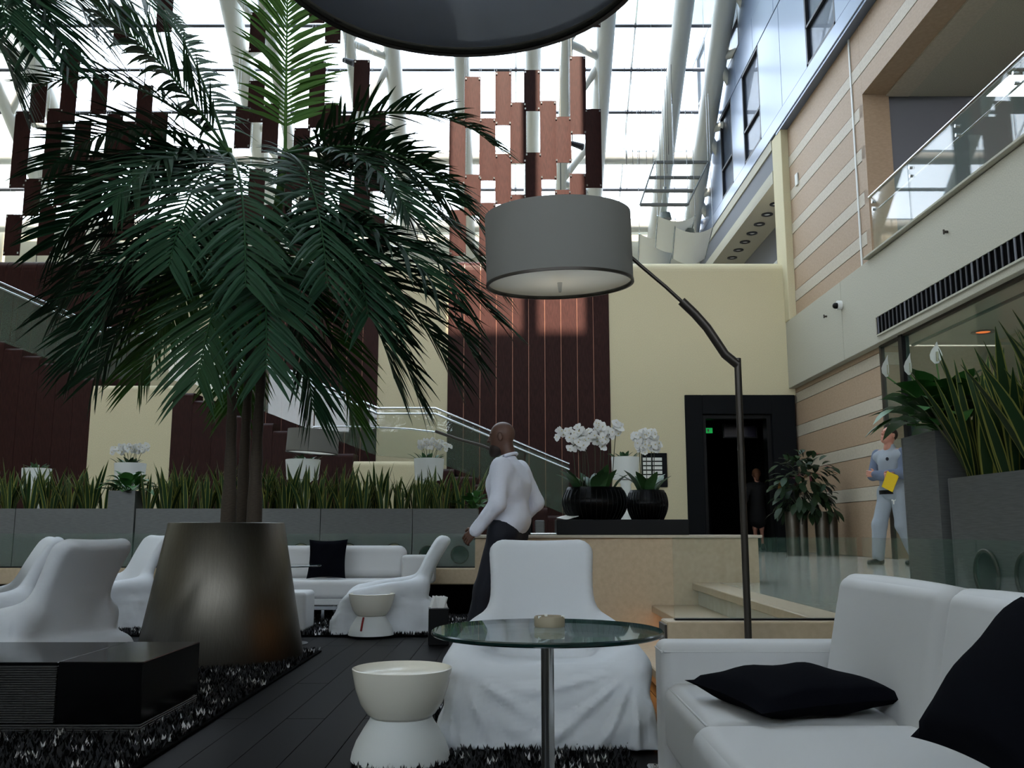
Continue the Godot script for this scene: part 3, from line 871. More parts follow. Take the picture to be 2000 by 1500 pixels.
func build_stairs() -> void:
	var s := thing("staircase", "long staircase rising to the left with dark ribbon sides and cream landings", "staircase", Vector3.ZERO)
	var zf := -15.1
	var tr := 0.305
	var ri := 0.126
	var y1 := 3.325
	var xa := -6.96; var xb := -5.61; var xc := -2.60; var xd := -1.25
	var y2 := y1 - 10 * ri
	part("landing_side", ribbon(xa, xb, zf, UPF, y1, 0.5, 0.09), M.cream, s)
	part("landing", span(Vector3(xa, y1 - 0.35, -17.93), Vector3(xb, y1 - 0.12, zf - 0.3)), M.portal, s)
	part("landing_side", ribbon(xc, xd, zf, UPF, y2, 0.5, 0.09), M.cream, s)
	part("landing", span(Vector3(xc, y2 - 0.35, -17.93), Vector3(xd, y2 - 0.12, zf - 0.3)), M.portal, s)
	for k in range(1, 15):
		var x1 := xa - (k - 1) * tr
		part("ribbon", ribbon(x1 - tr + 0.004, x1, zf, UPF, y1 + k * ri, 0.5, 0.09), M.copper, s)
		part("step", span(Vector3(x1 - tr, y1 + k * ri - 0.35, -17.93), Vector3(x1, y1 + k * ri - 0.12, zf - 0.3)), M.portal, s)
	for k in 9:
		var x0 := xb + k * (xc - xb) / 9.0
		var yy := y1 - (k + 1) * ri
		part("ribbon", ribbon(x0, x0 + (xc - xb) / 9.0 - 0.004, zf, UPF, yy, 0.5, 0.09), M.copper, s)
		part("step", span(Vector3(x0, yy - 0.35, -17.93), Vector3(x0 + (xc - xb) / 9.0, yy - 0.12, zf - 0.3)), M.portal, s)
	for k in 11:
		var x0 := xd + k * tr
		var yy := y2 - (k + 1) * ri
		part("ribbon", ribbon(x0, x0 + tr - 0.004, zf, UPF, yy + 0.0, 0.5, 0.09), M.copper, s)
		part("step", span(Vector3(x0, UPF, -17.93), Vector3(x0 + tr, yy - 0.06, zf - 0.3)), M.portal, s)
	# glass balustrade with two slim rails
	var r := s
	var top := [[-60, 525], [203, 641], [372, 641], [738, 797], [850, 797], [1112, 906]]
	for e in [0.0, 11.0]:
		var pts := []
		for q in top:
			pts.append(pz(q[0], q[1] + e, 15.16 if e == 0.0 else 15.06))
		var m := MB.new()
		m.tube(pts, 0.018, 10)
		part("handrail", m, M.chrome, r)
	var lower := [[-60, 640], [195, 740], [350, 745], [700, 890], [850, 900], [1100, 1008]]
	for i in 5:
		var n := 1 if i in [1, 3] else 3
		for k in n:
			var ta := (k + 0.01) / n; var tb := (k + 0.99) / n
			var c := []
			for w in [[top, ta], [top, tb], [lower, tb], [lower, ta]]:
				var q0 = w[0][i]; var q1 = w[0][i + 1]
				c.append(pz(lerpf(q0[0], q1[0], w[1]), lerpf(q0[1], q1[1], w[1]) + (4 if w[0] == top else 0), 15.11))
			c[3].x = c[0].x; c[2].x = c[1].x
			var m := MB.new()
			m.prism(PackedVector2Array([Vector2(c[0].x, c[0].y), Vector2(c[1].x, c[1].y), Vector2(c[2].x, c[2].y), Vector2(c[3].x, c[3].y)]), -15.118, -15.104)
			part("glass_panel", m, M.glass, r)

# ---------- furniture ----------
var fold_noise := FastNoiseLite.new()
func chair_field(p: Vector3) -> float:
	var ax := absf(p.x)
	var t := clampf(p.y / 0.40, 0.0, 1.0)
	var ang := atan2(p.x, p.z)
	var fold := (1.0 - t) * (0.012 * sin(ang * 11.0 + 2.0 * sin(p.y * 9.0)) + 0.020 * pow(absf(sin(p.y * 16.0 - 3.2 * absf(p.x) + 1.3 * sin(p.x * 4.0 + 1.0))), 3.0) * smoothstep(0.1, 0.35, p.z) + 0.019 * fold_noise.get_noise_3d(p.x * 260.0, p.y * 90.0, p.z * 260.0)) + 0.006 * fold_noise.get_noise_3d(p.x * 150.0, p.y * 420.0, p.z * 150.0)
	var hx := lerpf(0.50, 0.41, t) + fold
	# drapery that sweeps from the two front corners of the seat
	var drape := 0.0
	for sx in [-1.0, 1.0]:
		var dv := Vector2(p.x * sx - 0.40, p.y - 0.36)
		var rr := dv.length()
		drape += 0.022 * pow(maxf(sin(atan2(dv.y, dv.x) * (15.0 if sx > 0.0 else 12.0) + 3.0 * rr), 0.0), 1.5) * smoothstep(0.04, 0.2, rr) * (1.0 - smoothstep(0.45, 0.85, rr))
	var zf := lerpf(0.57, 0.43, t * t) + fold + drape * (1.0 - smoothstep(0.27, 0.34, p.y))
	var zb := lerpf(-0.42, -0.36, t) - fold
	var seat := 0.315 + 0.09 * p.z + 0.012 * sin(p.x * 9.0) * sin(p.z * 7.0)
	var r := 0.055
	var q := Vector3(ax - hx + r, maxf(p.z - zf, zb - p.z) + r, p.y - seat + r)
	var d := q.max(Vector3.ZERO).length() + minf(maxf(q.x, maxf(q.y, q.z)), 0.0) - r
	# shell back, leaning and slightly wrapped
	var b := p - Vector3(0, 0.22, -0.20)
	var s := b.y * 0.935 - b.z * 0.354
	var w := b.y * 0.354 + b.z * 0.935 - 0.42 * p.x * p.x - 0.05 * sin(clampf(s / 0.7, 0.0, 1.0) * PI) + 0.03
	var bw := lerpf(0.385, 0.275, smoothstep(0.06, 0.30, s)) + 0.012 * smoothstep(0.45, 0.7, s)
	r = 0.05
	q = Vector3(ax - bw + 0.09, absf(s - 0.34) - 0.385 + 0.09, absf(w) - 0.055 + r)
	var edge := Vector2(maxf(q.x, 0), maxf(q.y, 0)).length() - 0.09
	var e := Vector2(maxf(edge + r, 0), maxf(q.z, 0)).length() + minf(maxf(edge + r, q.z), 0.0) - r
	var g := maxf(0.07 - absf(d - e), 0.0) / 0.07
	d = minf(d, e) - g * g * 0.0175
	# arms that flow from the back down to the front
	var a0 := Vector3(0.335, 0.42, -0.22); var a1 := Vector3(0.40, 0.335, 0.34)
	var pp := Vector3(ax, p.y, p.z)
	var tt := clampf((pp - a0).dot(a1 - a0) / (a1 - a0).length_squared(), 0.0, 1.0)
	var ar := a0.lerp(a1, tt) + Vector3(0, 0.03 * sin(tt * PI), 0)
	e = (pp - ar).length() - 0.062
	g = maxf(0.17 - absf(d - e), 0.0) / 0.17
	d = minf(d, e) - g * g * 0.0425
	return d

func build_chairs() -> void:
	fold_noise.seed = 4
	fold_noise.frequency = 0.02
	var net := Net.new(Vector3(-0.62, -0.03, -0.72), Vector3(0.62, 0.97, 0.72), 0.018)
	net.fill(func(p: Vector3) -> float: return maxf(chair_field(p), 0.008 - p.y))
	var m := MB.new()
	net.emit(m)
	var mesh := m.mesh()
	var first: Node3D = null
	for c in [[Vector3(0.16, 0, -4.75), 0.0, "white covered lounge chair facing the glass table"],
			[Vector3(-1.12, 0, -9.12), -PI / 2 + 0.12, "white covered lounge chair in side view behind the far bowl stool"],
			[Vector3(-4.0, 0, -9.4), -0.85, "white covered lounge chair just left of the steel palm pot"],
			[Vector3(-3.0, 0, -6.0), -PI / 2 - 0.40, "lounge chair turned away so its grey back shows behind the black table"],
			[Vector3(-4.1, 0, -7.35), -PI / 2 + 0.6, "white lounge chair with a black ribbed cushion at the photo's edge"]]:
		if first == null:
			first = thing("lounge_chair", c[2], "chair", c[0], c[1], "white covered lounge chairs")
			part("slipcover", mesh, M.fabric, first)
			var seam := MB.new()
			var pts := []
			for i in 13:
				var x := -0.36 + 0.06 * i
				pts.append(Vector3(x, 0.325 + 0.012 * sin(i * 2.1), 0.445 - 0.10 * pow(absf(x) / 0.36, 4.0)))
			seam.tube(pts, 0.006, 6)
			part("cover_seam", seam, M.fabric, first)
			for sx in [-0.3, 0.3]:
				for sz in [-0.28, 0.32]:
					var lg := MB.new()
					lg.tube([Vector3(sx, 0.0, sz), Vector3(sx, 0.06, sz)], 0.02, 8)
					part("foot", lg, M.black, first)
		else:
			copy(first, c[0], c[1], c[2])
	# ribbed cushion on the chair at the left edge
	var cu := MB.new()
	cu.rbox(Vector3.ZERO, Vector3(0.42, 0.40, 0.10), 0.045, Basis(), 3, 0.035)
	for i in 14:
		cu.tube([Vector3(-0.18, -0.17 + i * 0.026, 0.082), Vector3(0.18, -0.17 + i * 0.026, 0.082)], 0.006, 5)
	var o := solo("scatter_cushion", cu, M.black_cloth, "black ribbed cushion resting on the left edge lounge chair", "cushion", Vector3(-4.16, 0.56, -7.32))
	o.rotation = Vector3(-0.35, -PI / 2 + 0.6, 0)

func stool(at: Vector3, label: String, k: float, strap: bool) -> void:
	var t := thing("bowl_stool", label, "stool", at, 0.0, "white bowl stools")
	var m := MB.new()
	m.lathe([[0.0, 0.0], [0.205, 0.0], [0.20, 0.03], [0.185, 0.07], [0.155, 0.12], [0.132, 0.155], [0.128, 0.165], [0.0, 0.165]], 44)
	part("base", m, M.white, t)
	m = MB.new()
	m.lathe([[0.0, 0.165], [0.12, 0.165], [0.142, 0.18], [0.17, 0.22], [0.192, 0.28], [0.205, 0.34], [0.208, 0.36], [0.202, 0.362], [0.195, 0.345], [0.17, 0.326], [0.10, 0.318], [0.0, 0.316]], 48)
	part("bowl", m, M.ceramic, t)
	if strap:
		m = MB.new()
		m.tube([Vector3(-0.05, 0.16, 0.135), Vector3(-0.055, 0.11, 0.168), Vector3(-0.06, 0.05, 0.195)], 0.009, 6)
		part("red_strap", m, M.red, t)
	t.scale = Vector3.ONE * k

func build_tables() -> void:
	# round glass table in front of the lounge chair
	for q in [[Vector3(0.09, 0, -2.42), 0.70, 0.295, "round green tinted glass table with a chrome stem before the lounge chair"], [Vector3(-1.92, 0, -8.0), 0.655, 0.29, "small round glass table half hidden behind the steel palm pot"]]:
		var t := thing("glass_table", q[3], "table", q[0])
		var y: float = q[1]; var r: float = q[2]
		var m := MB.new()
		m.lathe([[0.0, y - 0.012], [r - 0.004, y - 0.012], [r - 0.004, y], [0.0, y]], 64)
		part("glass_top", m, M.table_glass, t)
		m = MB.new()
		m.lathe([[r - 0.004, y - 0.012], [r, y - 0.009], [r, y - 0.003], [r - 0.004, y], [r - 0.006, y - 0.006], [r - 0.004, y - 0.012]], 64)
		part("edge", m, M.glass_edge, t)
		m = MB.new()
		m.tube([Vector3(0, 0.015, 0), Vector3(0, y - 0.02, 0)], 0.0165, 20)
		m.lathe([[0.0, y - 0.02], [0.045, y - 0.02], [0.045, y - 0.013], [0.0, y - 0.013]], 24)
		part("stem", m, M.chrome, t)
		m = MB.new()
		m.lathe([[0.0, 0.0], [0.2, 0.0], [0.2, 0.01], [0.02, 0.018], [0.0, 0.018]], 40)
		part("foot", m, M.chrome, t)
	var m := MB.new()
	m.lathe([[0.0, 0.0], [0.038, 0.0], [0.04, 0.003], [0.04, 0.024], [0.038, 0.027], [0.034, 0.027], [0.032, 0.02], [0.03, 0.012], [0.0, 0.01]], 36)
	var a := thing("ashtray", "round beige stone ashtray on the near glass table", "ashtray", Vector3(0.098, 0.7005, -2.48))
	part("bowl", m, M.ash, a)
	for k in 3:
		m = MB.new()
		m.box(Vector3(0.036 * cos(k * TAU / 3 + 0.3), 0.026, 0.036 * sin(k * TAU / 3 + 0.3)), Vector3(0.008, 0.006, 0.008))
		part("notch_lip", m, M.paper, a)
	# low black table: a ribbed stack and a lacquered block on a ribbed plinth
	var t := thing("coffee_table", "low black coffee table with ribbed layers and a glossy block end", "table", Vector3(0, 0, 0))
	var slat := bx(Vector3.ZERO, Vector3(1.5, 0.0075, 0.79), 0.002).mesh()
	for i in 24:
		part("layer", slat, M.rib, t, Vector3(-2.885, 0.066 + i * 0.0108, -4.875))
	part("core", span(Vector3(-3.63, 0.06, -5.26), Vector3(-2.14, 0.325, -4.49)), M.black, t)
	var low := bx(Vector3.ZERO, Vector3(1.9, 0.0075, 0.79), 0.002).mesh()
	for i in 5:
		part("plinth_layer", low, M.rib, t, Vector3(-2.68, 0.008 + i * 0.0108, -4.875))
	part("table_top", span(Vector3(-3.64, 0.325, -5.27), Vector3(-2.135, 0.336, -4.48), 0.003), M.lacquer, t)
	part("lacquer_block", span(Vector3(-2.13, 0.062, -5.27), Vector3(-1.73, 0.338, -4.48), 0.004), M.lacquer, t)
	stool(Vector3(-0.46, 0.02, -4.0), "white bowl stool on a cone base beside the central lounge chair", 1.0, false)
	stool(Vector3(-1.27, 0.02, -8.55), "white bowl stool with a red strap in front of the far lounge chair", 1.0, true)
	m = MB.new()
	m.rbox(Vector3(0, 0.2, 0), Vector3(0.42, 0.36, 0.42), 0.04)
	solo("pouf", m, M.leather, "white square pouf beside the steel palm pot", "pouf", Vector3(-2.12, 0.0, -8.95))
	# napkin box on the floor
	var nb := thing("napkin_box", "black box of upright white papers on the floor by the walking man", "box", Vector3(-0.62, 0, -8.0), 0.1)
	part("box", bx(Vector3(0, 0.15, 0), Vector3(0.17, 0.30, 0.17), 0.006), M.black, nb)
	rng.seed = 12
	for i in 12:
		m = MB.new()
		var B := Basis.from_euler(Vector3(rng.randf_range(-0.25, 0.25), rng.randf_range(-0.6, 0.6), rng.randf_range(-0.35, 0.35)))
		m.box(Vector3(rng.randf_range(-0.05, 0.05), 0.33, rng.randf_range(-0.05, 0.05)), Vector3(0.05, 0.13, 0.002), B)
		part("paper", m, M.paper, nb)

func build_sofas() -> void:
	# near sofa: it faces left, its far end has a low arm
	var s := thing("corner_sofa", "white sofa with a low arm and black cushions in the right foreground", "sofa", Vector3.ZERO)
	var m := MB.new()
	m.rbox(Vector3(0.88, 0.31, -3.40), Vector3(0.72, 0.50, 0.17), 0.035)
	part("arm", m, M.leather, s)
	var seam := MB.new()
	seam.tube([Vector3(0.53, 0.53, -3.318), Vector3(1.22, 0.53, -3.318)], 0.004, 6)
	seam.tube([Vector3(0.523, 0.53, -3.32), Vector3(0.523, 0.53, -3.47)], 0.004, 6)
	part("arm_piping", seam, M.leather, s)
	for q in [[-2.99, 0.71], [-2.02, 1.2]]:
		m = MB.new()
		var wide: float = q[1]
		var px0 := 0.53 if q[0] < -2.5 else 0.485
		m.rbox(Vector3((px0 + 1.30) * 0.5, 0.31 if q[0] < -2.5 else 0.315, q[0]), Vector3(1.30 - px0, 0.23, wide - 0.012), 0.045, Basis(), 4, 0.012)
		part("seat_cushion", m, M.leather, s)
		seam = MB.new()
		seam.tube([Vector3(px0 + 0.012, 0.41, q[0] - wide * 0.5 + 0.04), Vector3(px0 + 0.012, 0.41, q[0] + wide * 0.5 - 0.04)], 0.004, 6)
		part("seat_piping", seam, M.leather, s)
	part("base", span(Vector3(0.56, 0.13, -3.46), Vector3(1.42, 0.2, -0.7), 0.01), M.leather, s)
	var lean := Basis(Vector3(0, 0, 1), -0.20)
	for q in [[-2.90, 0.80], [-2.04, 0.9], [-1.15, 0.85]]:
		m = MB.new()
		var wide: float = q[1]
		m.rbox(Vector3(1.20, 0.575, q[0]), Vector3(0.2, 0.43, wide - 0.01), 0.05, lean, 4, 0.012)
		part("back_cushion", m, M.leather, s)
		seam = MB.new()
		var top := Vector3(1.20, 0.575, q[0]) + lean * Vector3(-0.055, 0.21, 0)
		seam.tube([top + Vector3(0, 0, -wide * 0.5 + 0.05), top + Vector3(0, 0, wide * 0.5 - 0.05)], 0.0035, 6)
		part("back_piping", seam, M.rib, s)
	m = MB.new()
	m.cbox(Vector3(0.50, 0.10, -2.1), Vector3(0.035, 0.05, 2.75), 0.006)
	m.cbox(Vector3(1.40, 0.10, -2.1), Vector3(0.035, 0.05, 2.75), 0.006)
	m.cbox(Vector3(0.95, 0.10, -3.45), Vector3(0.9, 0.05, 0.035), 0.006)
	part("metal_frame", m, M.chrome, s)
	for q in [Vector3(0.5, 0, -3.4), Vector3(1.4, 0, -3.4), Vector3(0.5, 0, -0.8), Vector3(1.4, 0, -0.8)]:
		part("leg", bx(q + Vector3(0, 0.04, 0), Vector3(0.03, 0.08, 0.03)), M.chrome, s)
	m = MB.new()
	for sg in [0.0]:
		pillow(m, 0.235, 0.24, 0.058)
	var c := solo("cushion", m, M.black_cloth, "black square cushion lying flat on the white sofa seat", "cushion", Vector3(0.83, 0.485, -2.84))
	c.rotation = Vector3(0.03, 0.25, 0.04)
	m = MB.new()
	pillow(m, 0.20, 0.26, 0.075)
	c = solo("cushion", m, M.black_cloth, "big black cushion leaning on the sofa back in the corner", "cushion", Vector3(1.0, 0.655, -1.84))
	c.rotation = Vector3(0.0, 0.0, 0.84)
	# far sofa against the planter
	s = thing("far_sofa", "white sofa with a black cushion against the grey planter behind glass", "sofa", Vector3(-1.95, 0, -10.08))
	m = MB.new()
	m.rbox(Vector3(0, 0.34, 0.0), Vector3(1.9, 0.19, 0.72), 0.05)
	part("seat_cushion", m, M.leather, s)
	for x in [-0.62, 0.33]:
		m = MB.new()
		m.rbox(Vector3(x, 0.6, -0.26), Vector3(0.92, 0.36, 0.2), 0.09, Basis(Vector3.RIGHT, -0.15))
		part("back_cushion", m, M.leather, s)
	m = MB.new()
	m.rbox(Vector3(0.93, 0.53, -0.2), Vector3(0.36, 0.30, 0.26), 0.04)
	part("arm", m, M.leather, s)
	part("base", bx(Vector3(0, 0.215, 0), Vector3(1.86, 0.07, 0.66), 0.01), M.leather, s)
	part("metal_frame", bx(Vector3(0, 0.155, 0.32), Vector3(2.2, 0.035, 0.03)), M.chrome, s)
	for x in [-0.9, 0.0, 0.9]:
		part("leg", bx(Vector3(x, 0.07, 0.32), Vector3(0.03, 0.14, 0.03)), M.chrome, s)
		part("leg", bx(Vector3(x, 0.09, -0.3), Vector3(0.03, 0.18, 0.03)), M.chrome, s)
	m = MB.new()
	pillow(m, 0.21, 0.21, 0.07)
	c = solo("cushion", m, M.black_cloth, "black square cushion upright on the far white sofa", "cushion", Vector3(-1.98, 0.645, -10.05))
	c.rotation = Vector3(PI / 2 - 0.22, 0, 0.04)

func pillow(m: MB, hx: float, hz: float, thick: float) -> void:
	# knife-edged cushion lying in the xz plane
	for sg in [-1.0, 1.0]:
		var rows := []
		for i in 15:
			var row := PackedVector3Array()
			for j in 15:
				var a := -1.0 + i / 7.0; var b := -1.0 + j / 7.0
				var pull := 1.0 - 0.09 * (1.0 - a * a) * (absf(b)) - 0.0
				var pull2 := 1.0 - 0.09 * (1.0 - b * b) * (absf(a))
				var y: float = pow(maxf((1.0 - a * a) * (1.0 - b * b), 0.0), 0.42)
				row.append(Vector3(a * hx * pull2, sg * thick * y + 0.006 * sin(a * 7 + b * 4) * y, b * hz * pull))
			if sg > 0: row.reverse()
			rows.append(row)
		m.grid(rows)

func build_rugs() -> void:
	rng.seed = 77
	var defs := [[Vector3(-3.6, 0, -5.4), Vector2(4.2, 4.2), "black shag rug with white flecks under the coffee table"], [Vector3(-0.06, 0, -3.55), Vector2(1.12, 4.2), "black shag rug with white flecks under the central lounge chair"], [Vector3(-2.4, 0, -9.5), Vector2(4.4, 1.9), "black shag rug with white flecks under the far sofa group"]]
	var ns := FastNoiseLite.new()
	ns.seed = 9; ns.frequency = 1.0; ns.fractal_octaves = 2
	var tuft := MB.new()
	tuft.tri(Vector3(-0.009, 0, 0), Vector3(0.009, 0, 0), Vector3(0.004, 0.032, 0.014), Vector3.UP, Vector3.UP, Vector3.UP)
	tuft.tri(Vector3(0, 0, -0.009), Vector3(0, 0, 0.009), Vector3(-0.014, 0.03, 0.0), Vector3.UP, Vector3.UP, Vector3.UP)
	var tm := tuft.mesh()
	for d in defs:
		var t := thing("shag_rug", d[2], "rug", d[0])
		part("backing", bx(Vector3(0, 0.008, 0), Vector3(d[1].x, 0.014, d[1].y), 0.003), M.gap, t)
		var mm := MultiMesh.new()
		mm.transform_format = MultiMesh.TRANSFORM_3D
		mm.use_colors = true
		mm.mesh = tm
		var nx := int(d[1].x / 0.026); var nz := int(d[1].y / 0.026)
		mm.instance_count = nx * nz
		var i := 0
		for a in nx:
			for b in nz:
				var p := Vector3(-d[1].x * 0.5 + (a + rng.randf()) * 0.026, 0.012, -d[1].y * 0.5 + (b + rng.randf()) * 0.026)
				var w := ns.get_noise_2d((p.x + d[0].x) * 3.4, (p.z + d[0].z) * 9.0)
				mm.set_instance_transform(i, Transform3D(Basis(Vector3.UP, rng.randf() * TAU).scaled(Vector3.ONE * rng.randf_range(0.7, 1.2)), p))
				var c := Color(0.62, 0.61, 0.6) if w > 0.40 else Color(0.012, 0.012, 0.014)
				mm.set_instance_color(i, c * rng.randf_range(0.7, 1.0))
				i += 1
		var o := MultiMeshInstance3D.new()
		o.multimesh = mm
		o.material_override = M.pile
		o.name = "pile"
		t.add_child(o)
		o.set_meta("kind", "stuff")

func drum(t: Node3D, at: Vector3, r: float, h: float, lining: Material) -> void:
	var m := MB.new()
	m.lathe([[r, -h * 0.5], [r + 0.004, -h * 0.5], [r + 0.004, h * 0.5], [r, h * 0.5], [r - 0.004, h * 0.5], [r - 0.004, -h * 0.5], [r, -h * 0.5]], 72, at)
	part("lamp_shade", m, M.shade, t)
	m = MB.new()
	m.lathe([[0.0, -h * 0.5 + 0.012], [r - 0.006, -h * 0.5 + 0.012]], 64, at)
	part("diffuser", m, lining, t)
	for a in [0.0, TAU / 3, TAU * 2 / 3]:
		m = MB.new()
		m.tube([at + Vector3(0, h * 0.5 - 0.03, 0), at + Vector3(cos(a) * (r - 0.003), h * 0.5 - 0.03, sin(a) * (r - 0.003))], 0.004, 6)
		part("spoke", m, M.bronze, t)
	m = MB.new()
	m.lathe([[r - 0.004, -h * 0.5 - 0.004], [r + 0.007, -h * 0.5 - 0.004], [r + 0.007, -h * 0.5 + 0.008], [r - 0.004, -h * 0.5 + 0.008], [r - 0.004, -h * 0.5 - 0.004]], 72, at)
	part("rim", m, M.bronze, t)

func build_lamps() -> void:
	# arc floor lamp behind the sofa arm
	var foot := Vector3(1.045, 0, -4.2)
	var t := thing("arc_lamp", "arc floor lamp with a big grey drum shade over the lounge chair", "floor lamp", foot)
	var m := MB.new()
	m.lathe([[0.0, 0.0], [0.11, 0.0], [0.11, 0.02], [0.03, 0.028], [0.0, 0.028]], 32)
	part("base", m, M.bronze, t)
	var top := pz(1418, 700, 4.2) - foot
	m = MB.new()
	m.tube([Vector3(0, 0.02, 0), Vector3(0.0, top.y * 0.5, 0), Vector3(0, top.y, 0)], 0.016, 14)
	part("pole", m, M.bronze, t)
	var sl := []
	for q in [[1416, 692], [1400, 668], [1381, 640], [1358, 614], [1331, 588]]:
		sl.append(pz(q[0], q[1], 4.2) - foot)
	m = MB.new()
	m.tube([Vector3(0, top.y - 0.03, 0)] + sl, 0.021, 14)
	part("sleeve", m, M.bronze, t)
	var rod := []
	for q in [[1340, 597], [1300, 560], [1262, 528], [1215, 487], [1160, 440], [1092, 400]]:
		rod.append(pz(q[0], q[1], 4.2) - foot)
	var sc := pz(1091, 489, 4.2) - foot
	rod.append(sc + Vector3(0, 0.15, 0))
	m = MB.new()
	m.tube(rod, 0.0085, 10)
	part("arc_rod", m, M.bronze, t)
	var head := Node3D.new()
	head.name = "shade_head"
	t.add_child(head)
	head.position = sc
	head.rotation = Vector3(0.06, 0, 0.03)
	drum(head, Vector3.ZERO, 0.34, 0.33, M.diffuser)
	m = MB.new()
	m.tube([Vector3(0, -0.155, 0), Vector3(0, -0.20, 0)], [0.012, 0.007], 12)
	part("finial", m, M.chrome, head)
	m = MB.new()
	m.rbox(Vector3(0, 0.03, 0), Vector3(0.07, 0.09, 0.07), 0.03)
	part("added_bulb", m, glow(Color(1.0, 0.95, 0.85), 1.2), head)  # glowing bulb and its light, added to brighten the diffuser
	var bl := OmniLight3D.new()
	bl.light_color = Color(1.0, 0.95, 0.86); bl.light_energy = 0.03; bl.light_size = 0.03; bl.omni_range = 20; bl.shadow_enabled = true
	bl.position = Vector3(0, 0.03, 0)
	head.add_child(bl)
	# second arc lamp: its shade hangs just above the camera
	foot = Vector3(-1.7, 0, -0.5)
	t = thing("arc_lamp", "drum shade with a glossy grey underside hanging overhead at the top", "floor lamp", foot)
	m = MB.new()
	m.lathe([[0.0, 0.0], [0.11, 0.0], [0.11, 0.02], [0.03, 0.028], [0.0, 0.028]], 32)
	part("base", m, M.bronze, t)
	m = MB.new()
	m.tube([Vector3(0, 0.02, 0), Vector3(0, 1.75, 0)], 0.016, 14)
	part("pole", m, M.bronze, t)
	sc = Vector3(-0.10, 2.15, -1.54) - foot
	m = MB.new()
	m.tube([Vector3(0, 1.74, 0), Vector3(0.15, 2.2, -0.1), Vector3(0.55, 2.5, -0.4), Vector3(1.15, 2.55, -0.75), sc + Vector3(0, 0.25, 0), sc + Vector3(0, 0.12, 0)], 0.012, 12)
	part("arc_rod", m, M.bronze, t)
	head = Node3D.new()
	head.name = "shade_head"
	t.add_child(head)
	head.position = sc
	drum(head, Vector3.ZERO, 0.35, 0.33, M.acrylic)
	# third arc lamp on the raised floor beyond the planter
	foot = Vector3(pz(1003, 900, 12.6).x, UPF, -12.6)
	t = thing("arc_lamp", "arc lamp with small beige drum shade beyond the planter and palm", "floor lamp", foot)
	m = MB.new()
	m.lathe([[0.0, 0.0], [0.11, 0.0], [0.11, 0.02], [0.03, 0.028], [0.0, 0.028]], 24)
	part("base", m, M.bronze, t)
	m = MB.new()
	var jt := pz(1003, 905, 12.6) - foot
	m.tube([Vector3(0, 0.02, 0), jt], 0.016, 12)
	part("pole", m, M.bronze, t)
	var a := []
	for q in [[1003, 905], [975, 884], [940, 870], [895, 858], [850, 842]]:
		a.append(pz(q[0], q[1], 12.6) - foot)
	m = MB.new()
	m.tube(a, 0.022, 12)
	part("sleeve", m, M.bronze, t)
	a = []
	for q in [[860, 845], [800, 838], [720, 834], [640, 833], [612, 834], [612, 842]]:
		a.append(pz(q[0], q[1], 12.6) - foot)
	m = MB.new()
	m.tube(a, 0.012, 10)
	part("arc_rod", m, M.chrome, t)
	head = Node3D.new()
	head.name = "shade_head"
	t.add_child(head)
	head.position = pz(611, 863, 12.6) - foot
	head.rotation.z = -0.06
	drum(head, Vector3.ZERO, 0.345, 0.31, M.diffuser)

